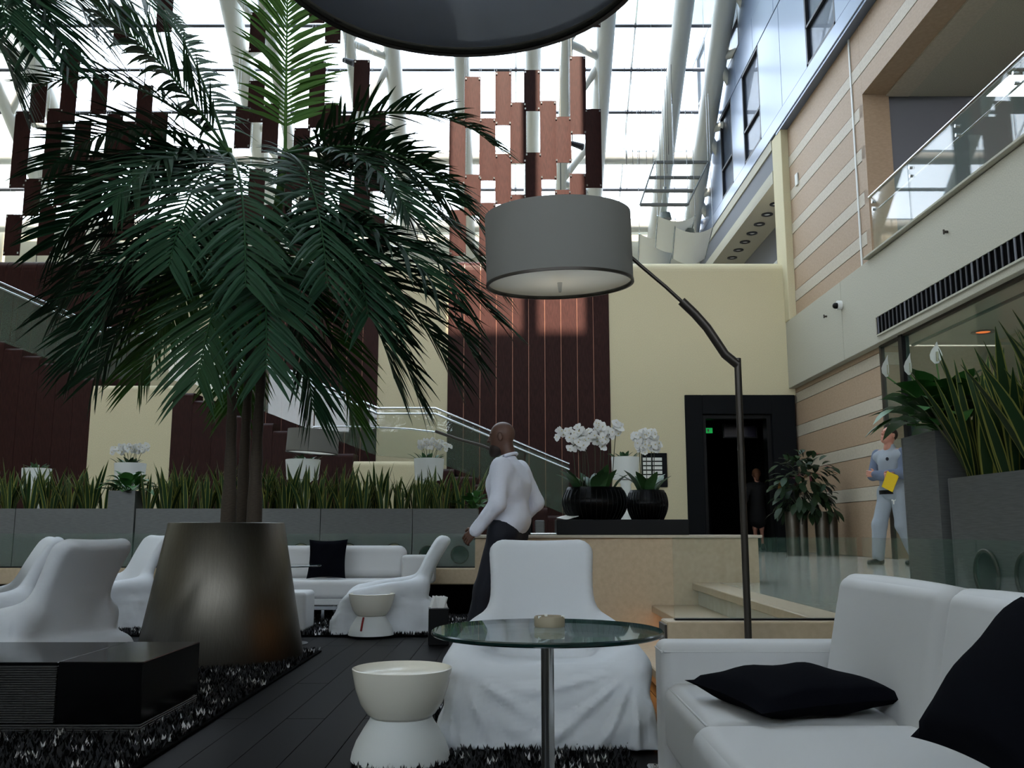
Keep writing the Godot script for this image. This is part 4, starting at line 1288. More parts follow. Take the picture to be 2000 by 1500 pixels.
func build_parapet() -> void:
	var w := thing("stone_half_wall", "cream stone half wall with a thin coping beside the steps", "wall")
	part("body", span(Vector3(-0.3, 0.0, -8.0), Vector3(2.0, 0.885, -7.6)), M.stone, w)
	part("coping", span(Vector3(-0.32, 0.885, -8.02), Vector3(2.03, 0.91, -7.57), 0.005), M.pale, w)
	var p := thing("glass_plinth", "pale stone plinth carrying the glass screen beside the sofa", "plinth")
	part("stone", span(Vector3(0.71, 0.0, -4.52), Vector3(1.66, UPF + 0.004, -4.34), 0.006), M.stone, p)
	part("dark_end_sheet", span(Vector3(0.70, 0.0, -4.515), Vector3(0.712, UPF - 0.01, -4.345)), M.bronze, p)  # thin dark sheet over the left end face
	var g := thing("glass_screen", "low frameless glass screen on the stone plinth behind the sofa", "glass screen")
	part("glass_panel", span(Vector3(0.76, UPF, -4.437), Vector3(1.63, 0.915, -4.423)), M.glass, g)
	part("floor_channel", span(Vector3(0.76, UPF, -4.45), Vector3(1.66, UPF + 0.012, -4.41)), M.black, g)
	for q in [[-4.42, -3.35], [-3.34, -2.2], [-2.19, -1.0], [-0.99, 0.4]]:
		part("glass_panel", span(Vector3(1.653, UPF, q[0]), Vector3(1.667, 0.915, q[1])), M.glass, g)
	part("floor_channel", span(Vector3(1.642, UPF, -4.42), Vector3(1.678, UPF + 0.012, 0.4)), M.black, g)
	g = thing("glass_screen", "long low glass screen on the curb behind the far sofa", "glass screen")
	var us := [-140.0, 27.0, 208.0, 415.0, 625.0, 805.0, 933.0]
	for i in us.size() - 1:
		part("glass_panel", span(Vector3(pz(us[i], 1080, 10.6).x + 0.006, UPF, -10.607), Vector3(pz(us[i + 1], 1080, 10.6).x - 0.006, 0.91, -10.593)), M.glass, g)
	part("floor_channel", span(Vector3(pz(us[0], 1080, 10.6).x, UPF, -10.62), Vector3(pz(933, 1080, 10.6).x, UPF + 0.014, -10.58)), M.black, g)
	part("end_post", span(Vector3(pz(933, 1080, 10.6).x, UPF, -10.62), Vector3(pz(933, 1080, 10.6).x + 0.03, 0.91, -10.58)), M.black, g)
	# things on the half wall
	var b := solo("display_box", span(Vector3(-0.54, 0.0, -0.19), Vector3(0.54, 0.125, 0.19), 0.004), M.black, "long low black display box on the stone half wall", "box", Vector3(0.905, 0.91, -7.79))
	var d := thing("card_terminal", "small dark till with chrome stand on the half wall by the man", "till", Vector3(0.13, 0.91, -7.75))
	part("housing", bx(Vector3(-0.02, 0.09, 0), Vector3(0.12, 0.18, 0.14), 0.01), M.black, d)
	part("chrome_stand", bx(Vector3(0.10, 0.06, 0.02), Vector3(0.08, 0.12, 0.1), 0.008), M.grey_metal, d)
	part("tray", bx(Vector3(0.14, 0.008, 0.03), Vector3(0.24, 0.014, 0.12), 0.004), M.chrome, d)
	var m := MB.new()
	m.lathe([[0.0, 0.18], [0.018, 0.18], [0.02, 0.21], [0.01, 0.235], [0.0, 0.235]], 14, Vector3(-0.06, 0, 0))
	part("knob", m, M.chrome, d)
	m = MB.new()
	m.box(Vector3(0, 0.004, 0), Vector3(0.12, 0.004, 0.16), Basis.from_euler(Vector3(0.1, 0.5, 0.25)))
	solo("paper_sheet", m, M.paper, "white paper sheet on the black display box by the orchids", "paper", Vector3(0.46, 1.052, -7.72))
	# directory sign on the cream wall
	var sp := pz(1278, 918, 17.97)
	var s := thing("wall_directory", "dark wall directory with rows of pale strips right of the orchids", "sign", sp)
	part("frame", bx(Vector3.ZERO, Vector3(0.50, 0.66, 0.03), 0.006), M.portal, s)
	for i in 6:
		for k in 2:
			part("strip", bx(Vector3(-0.14 + k * 0.2, 0.21 - i * 0.085, 0.018), Vector3(0.18, 0.06, 0.006)), M.paper, s)

# ---------- planting ----------
func frond(p0: Vector3, dir: Vector3, length: float, droop: float, leaf: float, twist: float, n := 38) -> MB:
	# one feather palm leaf: a bending midrib with two rows of folded leaflets
	var m := MB.new()
	var pts := []; var dirs := []
	var p := p0
	var d := dir.normalized()
	var N := 18
	for i in N + 1:
		pts.append(p); dirs.append(d)
		var t := float(i) / N
		d = (d + Vector3.DOWN * droop * (0.35 + 1.5 * t) / N).normalized()
		p += d * length / N
	var radii := []
	for i in N + 1:
		radii.append(lerpf(0.016, 0.003, float(i) / N))
	m.col = Color(0.9, 1.0, 0.7)
	m.tube(pts, radii, 6, false)
	for i in n:
		var t := 0.14 + 0.86 * (i + 0.5) / n
		var fi := t * N
		var k := mini(int(fi), N - 1)
		var q: Vector3 = pts[k].lerp(pts[k + 1], fi - k)
		var f: Vector3 = dirs[k]
		var side := f.cross(Vector3.UP)
		if side.length() < 0.15: side = f.cross(Vector3(0.3, 0, 1))
		side = side.normalized().rotated(f, twist)
		var up := side.cross(f).normalized()
		var ll: float = leaf * (0.45 + 0.75 * sin(PI * pow(clampf(t, 0, 1), 0.75) * 0.92)) * rng.randf_range(0.86, 1.1)
		for sg in [-1.0, 1.0]:
			var fw := lerpf(0.4, 1.35, t) + rng.randf_range(-0.2, 0.2)
			var ld: Vector3 = (side * sg + f * fw + up * rng.randf_range(0.1, 0.42)).normalized()
			var wv := (f - ld * f.dot(ld)).normalized()
			var wd: float = leaf * 0.034 * rng.randf_range(0.8, 1.15)
			var nv := ld.cross(wv).normalized()
			if nv.dot(up) < 0: nv = -nv
			var sag := rng.randf_range(0.12, 0.34)
			var shade := rng.randf_range(0.7, 1.15)
			m.col = Color(shade * rng.randf_range(0.9, 1.15), shade, shade * rng.randf_range(0.85, 1.05))
			var prev := []
			for s in 5:
				var ts: float = s / 4.0
				var c := q + ld * ll * ts + Vector3.DOWN * ll * sag * ts * ts
				var w: float = wd * [0.45, 1.0, 0.95, 0.6, 0.0][s]
				var row := [c + wv * w - nv * 0.0, c - nv * w * 0.35, c - wv * w]
				if s > 0:
					var n1 := (nv + wv * 0.33).normalized(); var n2 := (nv - wv * 0.33).normalized()
					if s < 4:
						m.sq(prev[0], row[0], row[1], prev[1], n1, n1, n1, n1)
						m.sq(prev[1], row[1], row[2], prev[2], n2, n2, n2, n2)
					else:
						m.tri(prev[0], row[1], prev[1], n1, n1, n1)
						m.tri(prev[1], row[1], prev[2], n2, n2, n2)
				prev = row
	return m

func aim(c: Vector3, tip: Vector3, droop: float) -> Array:
	# launch direction and length of a drooping midrib that ends at the tip
	var chord := tip - c
	var L := chord.length() * 1.1
	var dir := (chord.normalized() + Vector3.UP * droop * 0.6).normalized()
	for it in 14:
		var p := c; var d := dir
		for i in 19:
			if i > 0: p += d * L / 18.0
			d = (d + Vector3.DOWN * droop * (0.35 + 1.5 * i / 18.0) / 18.0).normalized()
		var err := tip - p
		dir = (dir + err / L * 0.7).normalized()
		L *= clampf(chord.length() / maxf((p - c).length(), 0.1), 0.92, 1.1)
	return [dir, L]

func build_palm() -> void:
	var at := Vector3(-2.17, 0, -7.1)
	var pot := thing("palm_pot", "tall tapered brushed steel pot holding the palm", "pot", at)
	var m := MB.new()
	m.lathe([[0.0, 0.0], [0.60, 0.0], [0.605, 0.012], [0.425, 1.0], [0.42, 1.004], [0.405, 1.004], [0.40, 0.99], [0.42, 0.86], [0.0, 0.86]], 96)
	part("body", m, M.steel, pot)
	m = MB.new()
	m.lathe([[0.0, 0.93], [0.25, 0.925], [0.412, 0.90]], 40)
	part("soil", m, M.soil, pot)
	var t := thing("palm_tree", "large dark green feather palm standing in the steel pot", "palm", at)
	rng.seed = 2024
	var crowns := [pz(446, 318, 6.95), pz(556, 318, 7.25), pz(506, 452, 6.75)]
	var feet := [pz(446, 1012, 6.95), pz(497, 1012, 7.0), pz(472, 1012, 7.3)]
	var knees := [pz(462, 660, 6.95), pz(506, 640, 7.05), pz(484, 720, 7.25)]
	for i in 3:
		var pts := []; var rad := []
		for k in 21:
			var s := k / 20.0
			var a: Vector3 = feet[i].lerp(knees[i], s); var b: Vector3 = knees[i].lerp(crowns[i], s)
			pts.append(a.lerp(b, s) - at)
			rad.append(lerpf(0.036, 0.027, minf(s * 1.4, 1.0)) + (0.006 if k % 2 else 0.0) + (0.022 * pow(1.0 - s, 8.0)))
		pts[0].y = 0.93
		m = MB.new()
		m.tube(pts, rad, 14)
		part("trunk", m, M.trunk, t)
		m = MB.new()
		m.tube([pts[17], pts[20] + Vector3(0, 0.12, 0)], [0.042, 0.025], 12)
		part("crown_shaft", m, M.palm3, t)
	# fronds chosen after the photograph: crown, tip pixel, tip distance, arch, leaflet length
	var named := [
		[1, 562, -60, 7.1, 0.10, 0.46, 2], [1, 965, 285, 6.9, 1.15, 0.42, 0], [1, 952, 470, 6.6, 1.25, 0.42, 0], [1, 900, 600, 6.9, 1.3, 0.44, 1],
		[0, 80, 165, 7.0, 0.95, 0.42, 0], [0, 190, 20, 6.7, 0.5, 0.46, 0], [0, 320, 20, 7.4, 0.4, 0.42, 0], [0, 95, 330, 7.3, 1.1, 0.42, 1], [0, 105, 480, 6.6, 1.1, 0.46, 1],
		[0, 135, 560, 6.5, 1.1, 0.45, 1], [0, 200, 640, 6.2, 1.2, 0.42, 1], [0, 330, 520, 5.9, 1.1, 0.40, 1], [2, 140, 715, 6.6, 1.3, 0.42, 1], [2, 385, 745, 6.1, 1.2, 0.42, 0],
		[2, 610, 800, 6.6, 1.2, 0.44, 1], [2, 770, 740, 6.5, 1.3, 0.46, 1], [2, 930, 705, 6.8, 1.2, 0.44, 1], [2, 850, 560, 6.2, 1.0, 0.44, 1], [2, 520, 720, 5.8, 1.1, 0.42, 1],
		[1, 720, 620, 6.2, 1.2, 0.44, 1], [1, 640, 560, 5.9, 1.1, 0.42, 1], [2, 250, 570, 6.2, 1.0, 0.42, 1], [2, 690, 820, 7.3, 1.3, 0.42, 2], [2, 460, 790, 7.5, 1.2, 0.40, 2],
		[0, 480, 560, 5.8, 1.2, 0.42, 1], [1, 800, 420, 6.4, 1.0, 0.42, 1], [0, 220, 400, 6.1, 1.0, 0.42, 1], [1, 880, 400, 7.7, 1.1, 0.42, 1], [2, 330, 650, 7.4, 1.1, 0.40, 2], [2, 780, 650, 7.6, 1.1, 0.42, 1],
		[2, 110, 610, 7.0, 0.9, 0.46, 1], [2, 185, 735, 6.9, 1.1, 0.44, 1], [2, 965, 620, 6.6, 0.95, 0.46, 1], [2, 885, 735, 7.2, 1.1, 0.46, 1], [2, 815, 775, 6.8, 1.2, 0.44, 1], [0, 90, 400, 6.7, 0.8, 0.44, 0], [1, 960, 550, 7.1, 1.0, 0.46, 0], [2, 270, 745, 7.3, 1.1, 0.42, 2]]
	var mats := [M.palm, M.palm2, M.palm3]
	for q in named:
		var c: Vector3 = crowns[q[0]] + Vector3(0, 0.08, 0) - at
		var tip := pz(q[1], q[2], q[3]) - at
		var chord := tip - c
		var L: float = chord.length() * (1.0 + 0.10 * q[4])
		# start steeper than the chord, so that the bend comes back down to the tip
		var dir: Vector3 = (chord.normalized() + Vector3.UP * q[4] * 0.78).normalized()
		# correct the launch so that the bent midrib really ends at the tip
		var sol := aim(c, tip, q[4] * 1.15)
		dir = sol[0]; L = sol[1]
		part("frond", frond(c, dir, L, q[4] * 1.15, q[5] * 1.15, rng.randf_range(-0.35, 0.35)), mats[q[6]], t)
	# hanging frond tips of a neighbouring palm at the upper left
	var nb := thing("neighbour_palm", "frond of a second palm hanging into the upper left corner", "palm", Vector3(-4.6, 0, -5.6))
	var top := pz(-190, -90, 5.5) - Vector3(-4.6, 0, -5.6)
	m = MB.new()
	m.tube([Vector3(0, 0, 0), Vector3(-0.1, 2.4, 0.1), top], [0.07, 0.05, 0.04], 12)
	part("trunk", m, M.trunk, nb)
	for q in [[135, 120, 5.2], [185, 60, 5.5], [75, 95, 5.0], [235, 40, 5.3], [30, 175, 5.8], [15, 60, 4.8], [290, 10, 5.0]]:
		var tip := pz(q[0], q[1], q[2]) - Vector3(-4.6, 0, -5.6)
		var sv := aim(top, tip, 1.5)
		part("frond", frond(top, sv[0], sv[1], 1.5, 0.46, 0.1), M.palm2, nb)

func blade_leaf(m: MB, p0: Vector3, dir: Vector3, side: Vector3, length: float, wid: float, bend: Vector3, prof: Array, rim: float, inner: Color, outer: Color, fold := 0.25) -> void:
	# a long leaf: a midrib curve with a folded blade; rim > 0 gives it a border of another colour
	var n := prof.size()
	var rows := []
	for i in n:
		var t := float(i) / (n - 1)
		var c := p0 + dir * length * t + bend * length * t * t
		var tg := (dir + bend * 2.0 * t).normalized()
		var s := (side - tg * side.dot(tg)).normalized()
		var nv := s.cross(tg).normalized()
		var w: float = wid * prof[i]
		rows.append([c - s * w + nv * fold * w, c - s * w * (1.0 - rim) + nv * fold * w * 0.8, c, c + s * w * (1.0 - rim) + nv * fold * w * 0.8, c + s * w + nv * fold * w, nv])
	for i in n - 1:
		for k in 4:
			if rim <= 0.0 and k in [0, 3]: continue
			m.col = outer if k in [0, 3] else inner
			var a: Array = rows[i]; var b: Array = rows[i + 1]
			m.sq(a[k], b[k], b[k + 1], a[k + 1], a[5], b[5], b[5], a[5])

func snake_plant(parent: Node3D, count: int, hmax: float) -> void:
	for i in count:
		var m := MB.new()
		var a := rng.randf() * TAU
		var lean := rng.randf_range(0.05, 0.38)
		var d := Vector3(cos(a) * lean, 1.0, sin(a) * lean).normalized()
		var g := rng.randf_range(0.7, 1.2)
		blade_leaf(m, Vector3(cos(a) * 0.05, 0, sin(a) * 0.05), d, Vector3(-sin(a), 0, cos(a)).rotated(Vector3.UP, rng.randf_range(-0.9, 0.9)), hmax * rng.randf_range(0.6, 1.0), rng.randf_range(0.018, 0.028), Vector3(cos(a), -0.3, sin(a)) * rng.randf_range(0.0, 0.22), [0.6, 0.85, 1.0, 0.95, 0.8, 0.5, 0.04], 0.26, Color(0.030 * g, 0.062 * g, 0.026 * g), Color(0.30 * g, 0.30 * g, 0.075 * g), 0.3)
		part("leaf", m, M.plant, parent)

func lily(parent: Node3D, count: int, reach: float, flowers: int) -> void:
	for i in count:
		var m := MB.new()
		var a := TAU * i * 0.382 + rng.randf_range(-0.2, 0.2)
		var el := lerpf(1.25, 0.22, float(i) / count)
		var d := Vector3(cos(a) * cos(el), sin(el), sin(a) * cos(el))
		var st := reach * rng.randf_range(0.35, 0.55)
		m.col = Color(0.05, 0.13, 0.03)
		m.tube([Vector3.ZERO, d * st * 0.5 + Vector3(0, 0.02, 0), d * st], 0.004, 5, false)
		var g := rng.randf_range(0.7, 1.25)
		var c := Color(0.045 * g, 0.14 * g, 0.035 * g)
		blade_leaf(m, d * st, (d + Vector3.UP * 0.15).normalized(), Vector3(-sin(a), 0, cos(a)), reach * rng.randf_range(0.55, 0.8), reach * rng.randf_range(0.14, 0.20), Vector3(cos(a) * 0.1, -rng.randf_range(0.3, 0.75), sin(a) * 0.1), [0.08, 0.6, 0.95, 1.0, 0.8, 0.45, 0.02], 0.0, c, c, 0.3)
		part("leaf", m, M.plant, parent)
	for i in flowers:
		var m := MB.new()
		var a := rng.randf() * TAU
		var top := Vector3(cos(a) * 0.16, reach * rng.randf_range(1.15, 1.4), sin(a) * 0.16)
		m.col = Color(0.10, 0.2, 0.06)
		m.tube([Vector3.ZERO, top * 0.5 + Vector3(0, 0.03, 0), top], 0.004, 5, false)
		blade_leaf(m, top, Vector3(0.12, 1, 0.05).normalized(), Vector3(1, 0, 0.2), 0.12, 0.036, Vector3(0.1, 0, 0.1), [0.2, 0.8, 1.0, 0.75, 0.3, 0.02], 0.0, Color(0.75, 0.76, 0.7), Color.WHITE, 0.5)
		m.col = Color(0.5, 0.5, 0.3)
		m.tube([top + Vector3(0, 0.01, 0.015), top + Vector3(0, 0.07, 0.018)], 0.006, 6)
		part("flower", m, M.plant, parent)

func orchid_flower() -> ArrayMesh:
	var m := MB.new()
	for k in 5:
		var a := TAU * k / 5.0 + PI / 2
		var big := 1.25 if k in [1, 4] else 0.9
		blade_leaf(m, Vector3(0, 0, 0.004), Vector3(cos(a), sin(a), 0.22).normalized(), Vector3(-sin(a), cos(a), 0), 0.036 * big, 0.017 * big, Vector3(0, 0, -0.15), [0.35, 0.9, 1.0, 0.75, 0.15], 0.0, Color(0.86, 0.86, 0.85), Color.WHITE, 0.15)
	m.col = Color(0.8, 0.7, 0.4)
	m.rbox(Vector3(0, -0.004, 0.009), Vector3(0.009, 0.012, 0.012), 0.004, Basis(), 2)
	return m.mesh()

func orchid(parent: Node3D, flower: ArrayMesh, sprays: Array, per: int, k: float) -> void:
	# sprays: [foot, top, tip] points of each arching stem
	for s in sprays:
		var m := MB.new()
		var pts := []
		for i in 9:
			var t := i / 8.0
			var a: Vector3 = s[0].lerp(s[1], t); var b: Vector3 = s[1].lerp(s[2], t)
			pts.append(a.lerp(b, t))
		m.tube(pts, 0.0035, 5, false)
		part("stem", m, M.stem, parent)
		for i in per:
			var t := lerpf(0.52, 1.0, (i + 0.5) / per)
			var a: Vector3 = s[0].lerp(s[1], t); var b: Vector3 = s[1].lerp(s[2], t)
			var p := a.lerp(b, t) + Vector3(rng.randf_range(-1, 1), rng.randf_range(-1.0, 0.8), rng.randf_range(-0.6, 1)) * 0.035 * k
			var o := part("flower", flower, M.petal, parent, p)
			o.rotation = Vector3(rng.randf_range(-0.5, 0.3), rng.randf_range(-0.9, 0.9), rng.randf() * TAU)
			o.scale = Vector3.ONE * k * rng.randf_range(0.85, 1.15)

func broad_leaves(parent: Node3D, count: int, spread: float, length: float, sx := 1.0) -> void:
	for i in count:
		var m := MB.new()
		var a := TAU * i / count + rng.randf_range(-0.3, 0.3)
		var base := Vector3(cos(a) * spread * sx * rng.randf(), 0, sin(a) * spread * 0.6 * rng.randf())
		var lean := rng.randf_range(0.3, 0.8)
		var g := rng.randf_range(0.7, 1.2)
		var c := Color(0.035 * g, 0.085 * g, 0.032 * g)
		blade_leaf(m, base, Vector3(cos(a) * lean, 1, sin(a) * lean).normalized(), Vector3(-sin(a), 0, cos(a)), length * rng.randf_range(0.75, 1.1), length * 0.17, Vector3(cos(a) * 0.25, -0.2, sin(a) * 0.25), [0.45, 0.85, 1.0, 0.95, 0.65, 0.1], 0.0, c, c, 0.3)
		part("leaf", m, M.plant, parent)

func face(parent: Node3D, called: String, o: Vector3, ax: Vector3, w: float, h: float, nrm: Vector3, t: float, ports: Array) -> void:
	# sheet with round openings; o is its lower corner on the outer side
	var m := MB.new()
	var cs := []
	for p in ports:
		cs.append([(p[0] - o).dot(ax), p[0].y - o.y, p[2]])
	cs.sort_custom(func(p, q): return p[0] < q[0])
	var x0 := 0.0
	for i in maxi(cs.size(), 1):
		var x1 := w
		if i < cs.size() - 1: x1 = (cs[i][0] + cs[i + 1][0]) * 0.5
		for s in [0.0, 1.0]:
			var off: Vector3 = o - nrm * t * s
			var hint: Vector3 = nrm * (1.0 - 2.0 * s)
			if cs.is_empty():
				m.quad(off, off + ax * w, off + ax * w + Vector3(0, h, 0), off + Vector3(0, h, 0), hint)
				continue
			var c := Vector2(cs[i][0], cs[i][1])
			var ring := []; var rim := []
			for k in 41:
				var a := TAU * k / 40.0
				var d := Vector2(cos(a), sin(a))
				var tx := (x1 - c.x) / d.x if d.x > 1e-6 else ((x0 - c.x) / d.x if d.x < -1e-6 else 1e9)
				var ty := (h - c.y) / d.y if d.y > 1e-6 else ((0.0 - c.y) / d.y if d.y < -1e-6 else 1e9)
				var e: Vector2 = c + d * minf(tx, ty)
				ring.append(off + ax * (c.x + d.x * cs[i][2]) + Vector3(0, c.y + d.y * cs[i][2], 0))
				rim.append([off + ax * e.x + Vector3(0, e.y, 0), tx < ty, e])
			for k in 40:
				m.quad(ring[k], rim[k][0], rim[k + 1][0], ring[k + 1], hint)
				if rim[k][1] != rim[k + 1][1]:
					# fill the corner between a side point and a top or bottom point
					var e: Vector2 = rim[k][2] if rim[k][1] else rim[k + 1][2]
					var g: Vector2 = rim[k + 1][2] if rim[k][1] else rim[k][2]
					m.tri(rim[k][0], rim[k + 1][0], off + ax * e.x + Vector3(0, g.y, 0), hint, hint, hint)
		x0 = x1
	var e0 := o + Vector3(0, h, 0)
	m.quad(e0, e0 + ax * w, e0 + ax * w - nrm * t, e0 - nrm * t, Vector3.UP)
	m.quad(o, o + Vector3(0, h, 0), o + Vector3(0, h, 0) - nrm * t, o - nrm * t, -ax)
	m.quad(o + ax * w, o + ax * w + Vector3(0, h, 0), o + ax * w + Vector3(0, h, 0) - nrm * t, o + ax * w - nrm * t, ax)
	part(called, m, M.grey_metal, parent)

func trough(parent: Node3D, a: Vector3, b: Vector3, ports: Array) -> void:
	# open steel planter box between two corners; ports lie on its front (z+) or left (x-) face
	var t := 0.02
	face(parent, "front", Vector3(a.x, a.y, b.z), Vector3(1, 0, 0), b.x - a.x, b.y - a.y, Vector3(0, 0, 1), t, ports.filter(func(p): return p[1].z > 0.5))
	part("rear", span(a, Vector3(b.x, b.y, a.z + t), 0.003), M.grey_metal, parent)
	face(parent, "side", Vector3(a.x, a.y, a.z + t), Vector3(0, 0, 1), b.z - a.z - 2.0 * t, b.y - a.y, Vector3(-1, 0, 0), t, ports.filter(func(p): return p[1].x < -0.5))
	part("side", span(Vector3(b.x - t, a.y, a.z + t), Vector3(b.x, b.y, b.z - t)), M.grey_metal, parent)
	part("soil", span(Vector3(a.x + t, b.y - 0.2, a.z + t), Vector3(b.x - t, b.y - 0.05, b.z - t)), M.soil, parent)
	for p in ports:
		var m := MB.new()
		var ax: Vector3 = p[1]
		# a real round well behind the opening, closed at its far end
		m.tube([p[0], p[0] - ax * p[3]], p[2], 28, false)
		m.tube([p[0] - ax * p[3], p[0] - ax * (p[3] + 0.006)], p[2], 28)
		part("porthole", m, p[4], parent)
		m = MB.new()
		var ring := []
		var u := ax.cross(Vector3.UP).normalized()
		for i in 29:
			ring.append(p[0] + ax * 0.008 + (u * cos(TAU * i / 28.0) + Vector3.UP * sin(TAU * i / 28.0)) * p[2])
		m.tube(ring, 0.008, 6, false)
		part("porthole_ring", m, M.bronze, parent)

func build_planters() -> void:
	rng.seed = 5
	# long planter behind the far glass screen, in box units
	var us := [-150.0, 27.0, 208.0, 262.0, 625.0, 805.0, 933.0]
	var zf := -10.76
	var names := ["at the far left edge", "left of the lily column", "column", "left of the far sofa", "behind the far sofa", "right end by the walking man"]
	for i in 6:
		var x0 := pz(us[i], 1040, -zf).x + 0.004; var x1 := pz(us[i + 1], 1040, -zf).x - 0.004
		var tall := i == 2
		var t := thing("planter_box", "grey metal planter box %s" % ("standing tall with a peace lily left of the palm" if tall else "of snake plants " + names[i]), "planter", Vector3(0, 0, 0))
		var ports := []
		if i == 4:
			ports = [[pz(680, 1078, -zf), Vector3(0, 0, 1), 0.10, 0.03, M.stone], [pz(770, 1078, -zf), Vector3(0, 0, 1), 0.10, 0.03, M.stone]]  # pale stone colour stands in for light seen through the openings
		elif i == 5:
			ports = [[pz(836, 1083, -zf), Vector3(0, 0, 1), 0.10, 0.3, M.grey_metal], [pz(898, 1083, -zf), Vector3(0, 0, 1), 0.10, 0.3, M.grey_metal]]
		elif i == 3:
			ports = [[pz(588, 1078, -zf), Vector3(0, 0, 1), 0.10, 0.03, M.stone]]  # pale well coloured as if lit from within
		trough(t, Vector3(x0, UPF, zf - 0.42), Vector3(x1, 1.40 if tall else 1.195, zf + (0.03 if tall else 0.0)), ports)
		if tall:
			var l := thing("peace_lily", "leafy green peace lily in the tall grey box left of the palm", "plant", Vector3((x0 + x1) * 0.5, 1.34, zf - 0.18))
			lily(l, 34, 0.36, 0)
	var proto: Node3D = null
	var kinds := []
	for k in 4:
		var s := thing("snake_plant", "variegated snake plant in the long grey planter behind the far sofa", "plant", Vector3.ZERO, 0.0, "snake plants in the long planter")
		snake_plant(s, 11, 0.62)
		kinds.append(s)
	var cnt := 0
	var x := pz(-60, 1040, 10.9).x
	var xe := pz(925, 1040, 10.9).x
	while x < xe:
		var at := Vector3(x, 1.14, zf - 0.14 - 0.14 * (cnt % 2))
		var c0 := pz(210, 1040, 10.9).x - 0.05; var c1 := pz(262, 1040, 10.9).x + 0.05
		if x < c0 or x > c1:
			if cnt < 4:
				kinds[cnt].position = at
			else:
				copy(kinds[cnt % 4], at, rng.randf() * TAU, "", rng.randf_range(0.85, 1.15))
			cnt += 1
		x += 0.115
	# planter beyond the glass at the right, running away from the camera
	var tall := thing("planter_box", "tall grey metal planter column with a peace lily behind the sofa", "planter")
	trough(tall, Vector3(1.76, UPF, -4.16), Vector3(2.06, 1.36, -3.82), [])
	var low := thing("planter_box", "low dark grey planter with round portholes behind the white sofa", "planter")
	trough(low, Vector3(1.76, UPF, -3.74), Vector3(2.16, 1.155, -1.2), [[Vector3(1.76, 0.79, -3.47), Vector3(-1, 0, 0), 0.085, 0.3, M.grey_metal], [Vector3(1.76, 0.79, -3.18), Vector3(-1, 0, 0), 0.085, 0.3, M.grey_metal], [Vector3(1.76, 0.79, -2.6), Vector3(-1, 0, 0), 0.085, 0.3, M.grey_metal]])
	rng.seed = 31
	var l := thing("peace_lily", "large peace lily with white flowers in the tall right planter", "plant", Vector3(1.88, 1.36, -3.97))
	lily(l, 84, 0.31, 0)
	for q in [[1829, 690], [1777, 712], [1733, 716]]:
		var top := pz(q[0], q[1] + 20, 3.95) - l.position
		var m := MB.new()
		m.col = Color(0.10, 0.2, 0.06)
		m.tube([Vector3.ZERO, top * 0.5 + Vector3(0, 0.03, 0), top], 0.0035, 5, false)
		blade_leaf(m, top, Vector3(-0.1, 1, 0.05).normalized(), Vector3(1, 0, 0.3) if q[0] > 1800 else Vector3(0.25, 0, 1), 0.095, 0.026, Vector3(0.12, 0, 0.1), [0.3, 0.9, 1.0, 0.75, 0.3, 0.02], 0.0, Color(0.72, 0.73, 0.68), Color.WHITE, 0.35)
		m.col = Color(0.45, 0.45, 0.3)
		m.tube([top + Vector3(0, 0.008, 0.012), top + Vector3(0, 0.05, 0.014)], 0.005, 6)
		part("flower", m, M.plant, l)
	var ks := []
	for k in 3:
		var s := thing("snake_plant", "large variegated snake plant in the dark planter behind the white sofa", "plant", Vector3.ZERO, 0.0, "snake plants in the right planter")
		snake_plant(s, 17, 0.62)
		ks.append(s)
	for i in 13:
		var at := Vector3(1.86 + 0.16 * (i % 2), 1.10, -3.62 + i * 0.115)
		if i < 3:
			ks[i].position = at
		else:
			copy(ks[i % 3], at, rng.randf() * TAU, "", rng.randf_range(0.85, 1.1))
	# white pedestal planters beyond the long planter
	var flower := orchid_flower()
	for q in [[838, 896, 12.2, 1, "white pedestal planter with white orchids beyond the snake plants", 0.20], [592, 898, 12.9, 0, "white pedestal planter with green leaves under the beige drum lamp", 0.24], [1221, 893, 11.6, 0, "white pedestal planter with green leaves behind the black bowls", 0.175], [255, 905, 12.2, 1, "white pedestal planter with white orchids behind the peace lily", 0.20], [72, 915, 12.2, 0, "white pedestal planter among the snake plants at the left", 0.18]]:
		var p := pz(q[0], q[1], q[2])
		var h := p.y - UPF
		var t := thing("pedestal_planter", q[4], "planter", Vector3(p.x, UPF, p.z), 0.0, "white pedestal planters")
		var r: float = q[5]
		var m := MB.new()
		m.lathe([[0.0, 0.0], [r * 1.1, 0.0], [r * 1.05, 0.04], [r * 0.5, h * 0.4], [r * 0.36, h - 0.34], [r * 0.55, h - 0.29], [0.0, h - 0.29]], 32)
		part("stand", m, M.white, t)
		m = MB.new()
		m.lathe([[0.0, h - 0.28], [r * 0.9, h - 0.28], [r, h - 0.02], [r, h], [r - 0.015, h], [r - 0.02, h - 0.03], [0.0, h - 0.04]], 40)
		part("drum", m, M.white, t)
		var pl := thing("potted_orchid" if q[3] else "pedestal_plant", ("white moth orchid in full bloom" if q[3] else "short green leafy plant") + " in the " + q[4].replace(" with white orchids", "").replace(" with green leaves", ""), "plant", Vector3(p.x, UPF + h - 0.04, p.z))
		broad_leaves(pl, 12, r * 0.8, 0.17 if q[3] else 0.15)
		if q[3]:
			var sp := []
			for k in 7:
				var fx := -0.16 + 0.32 * k / 6.0
				sp.append([Vector3(fx * 0.4, 0, rng.randf_range(-0.05, 0.05)), Vector3(fx * 0.9, 0.30, 0), Vector3(fx * 1.1 + rng.randf_range(-0.16, 0.2), 0.17 + rng.randf_range(0, 0.08), 0.08)])
			orchid(pl, flower, sp, 11, 1.05)
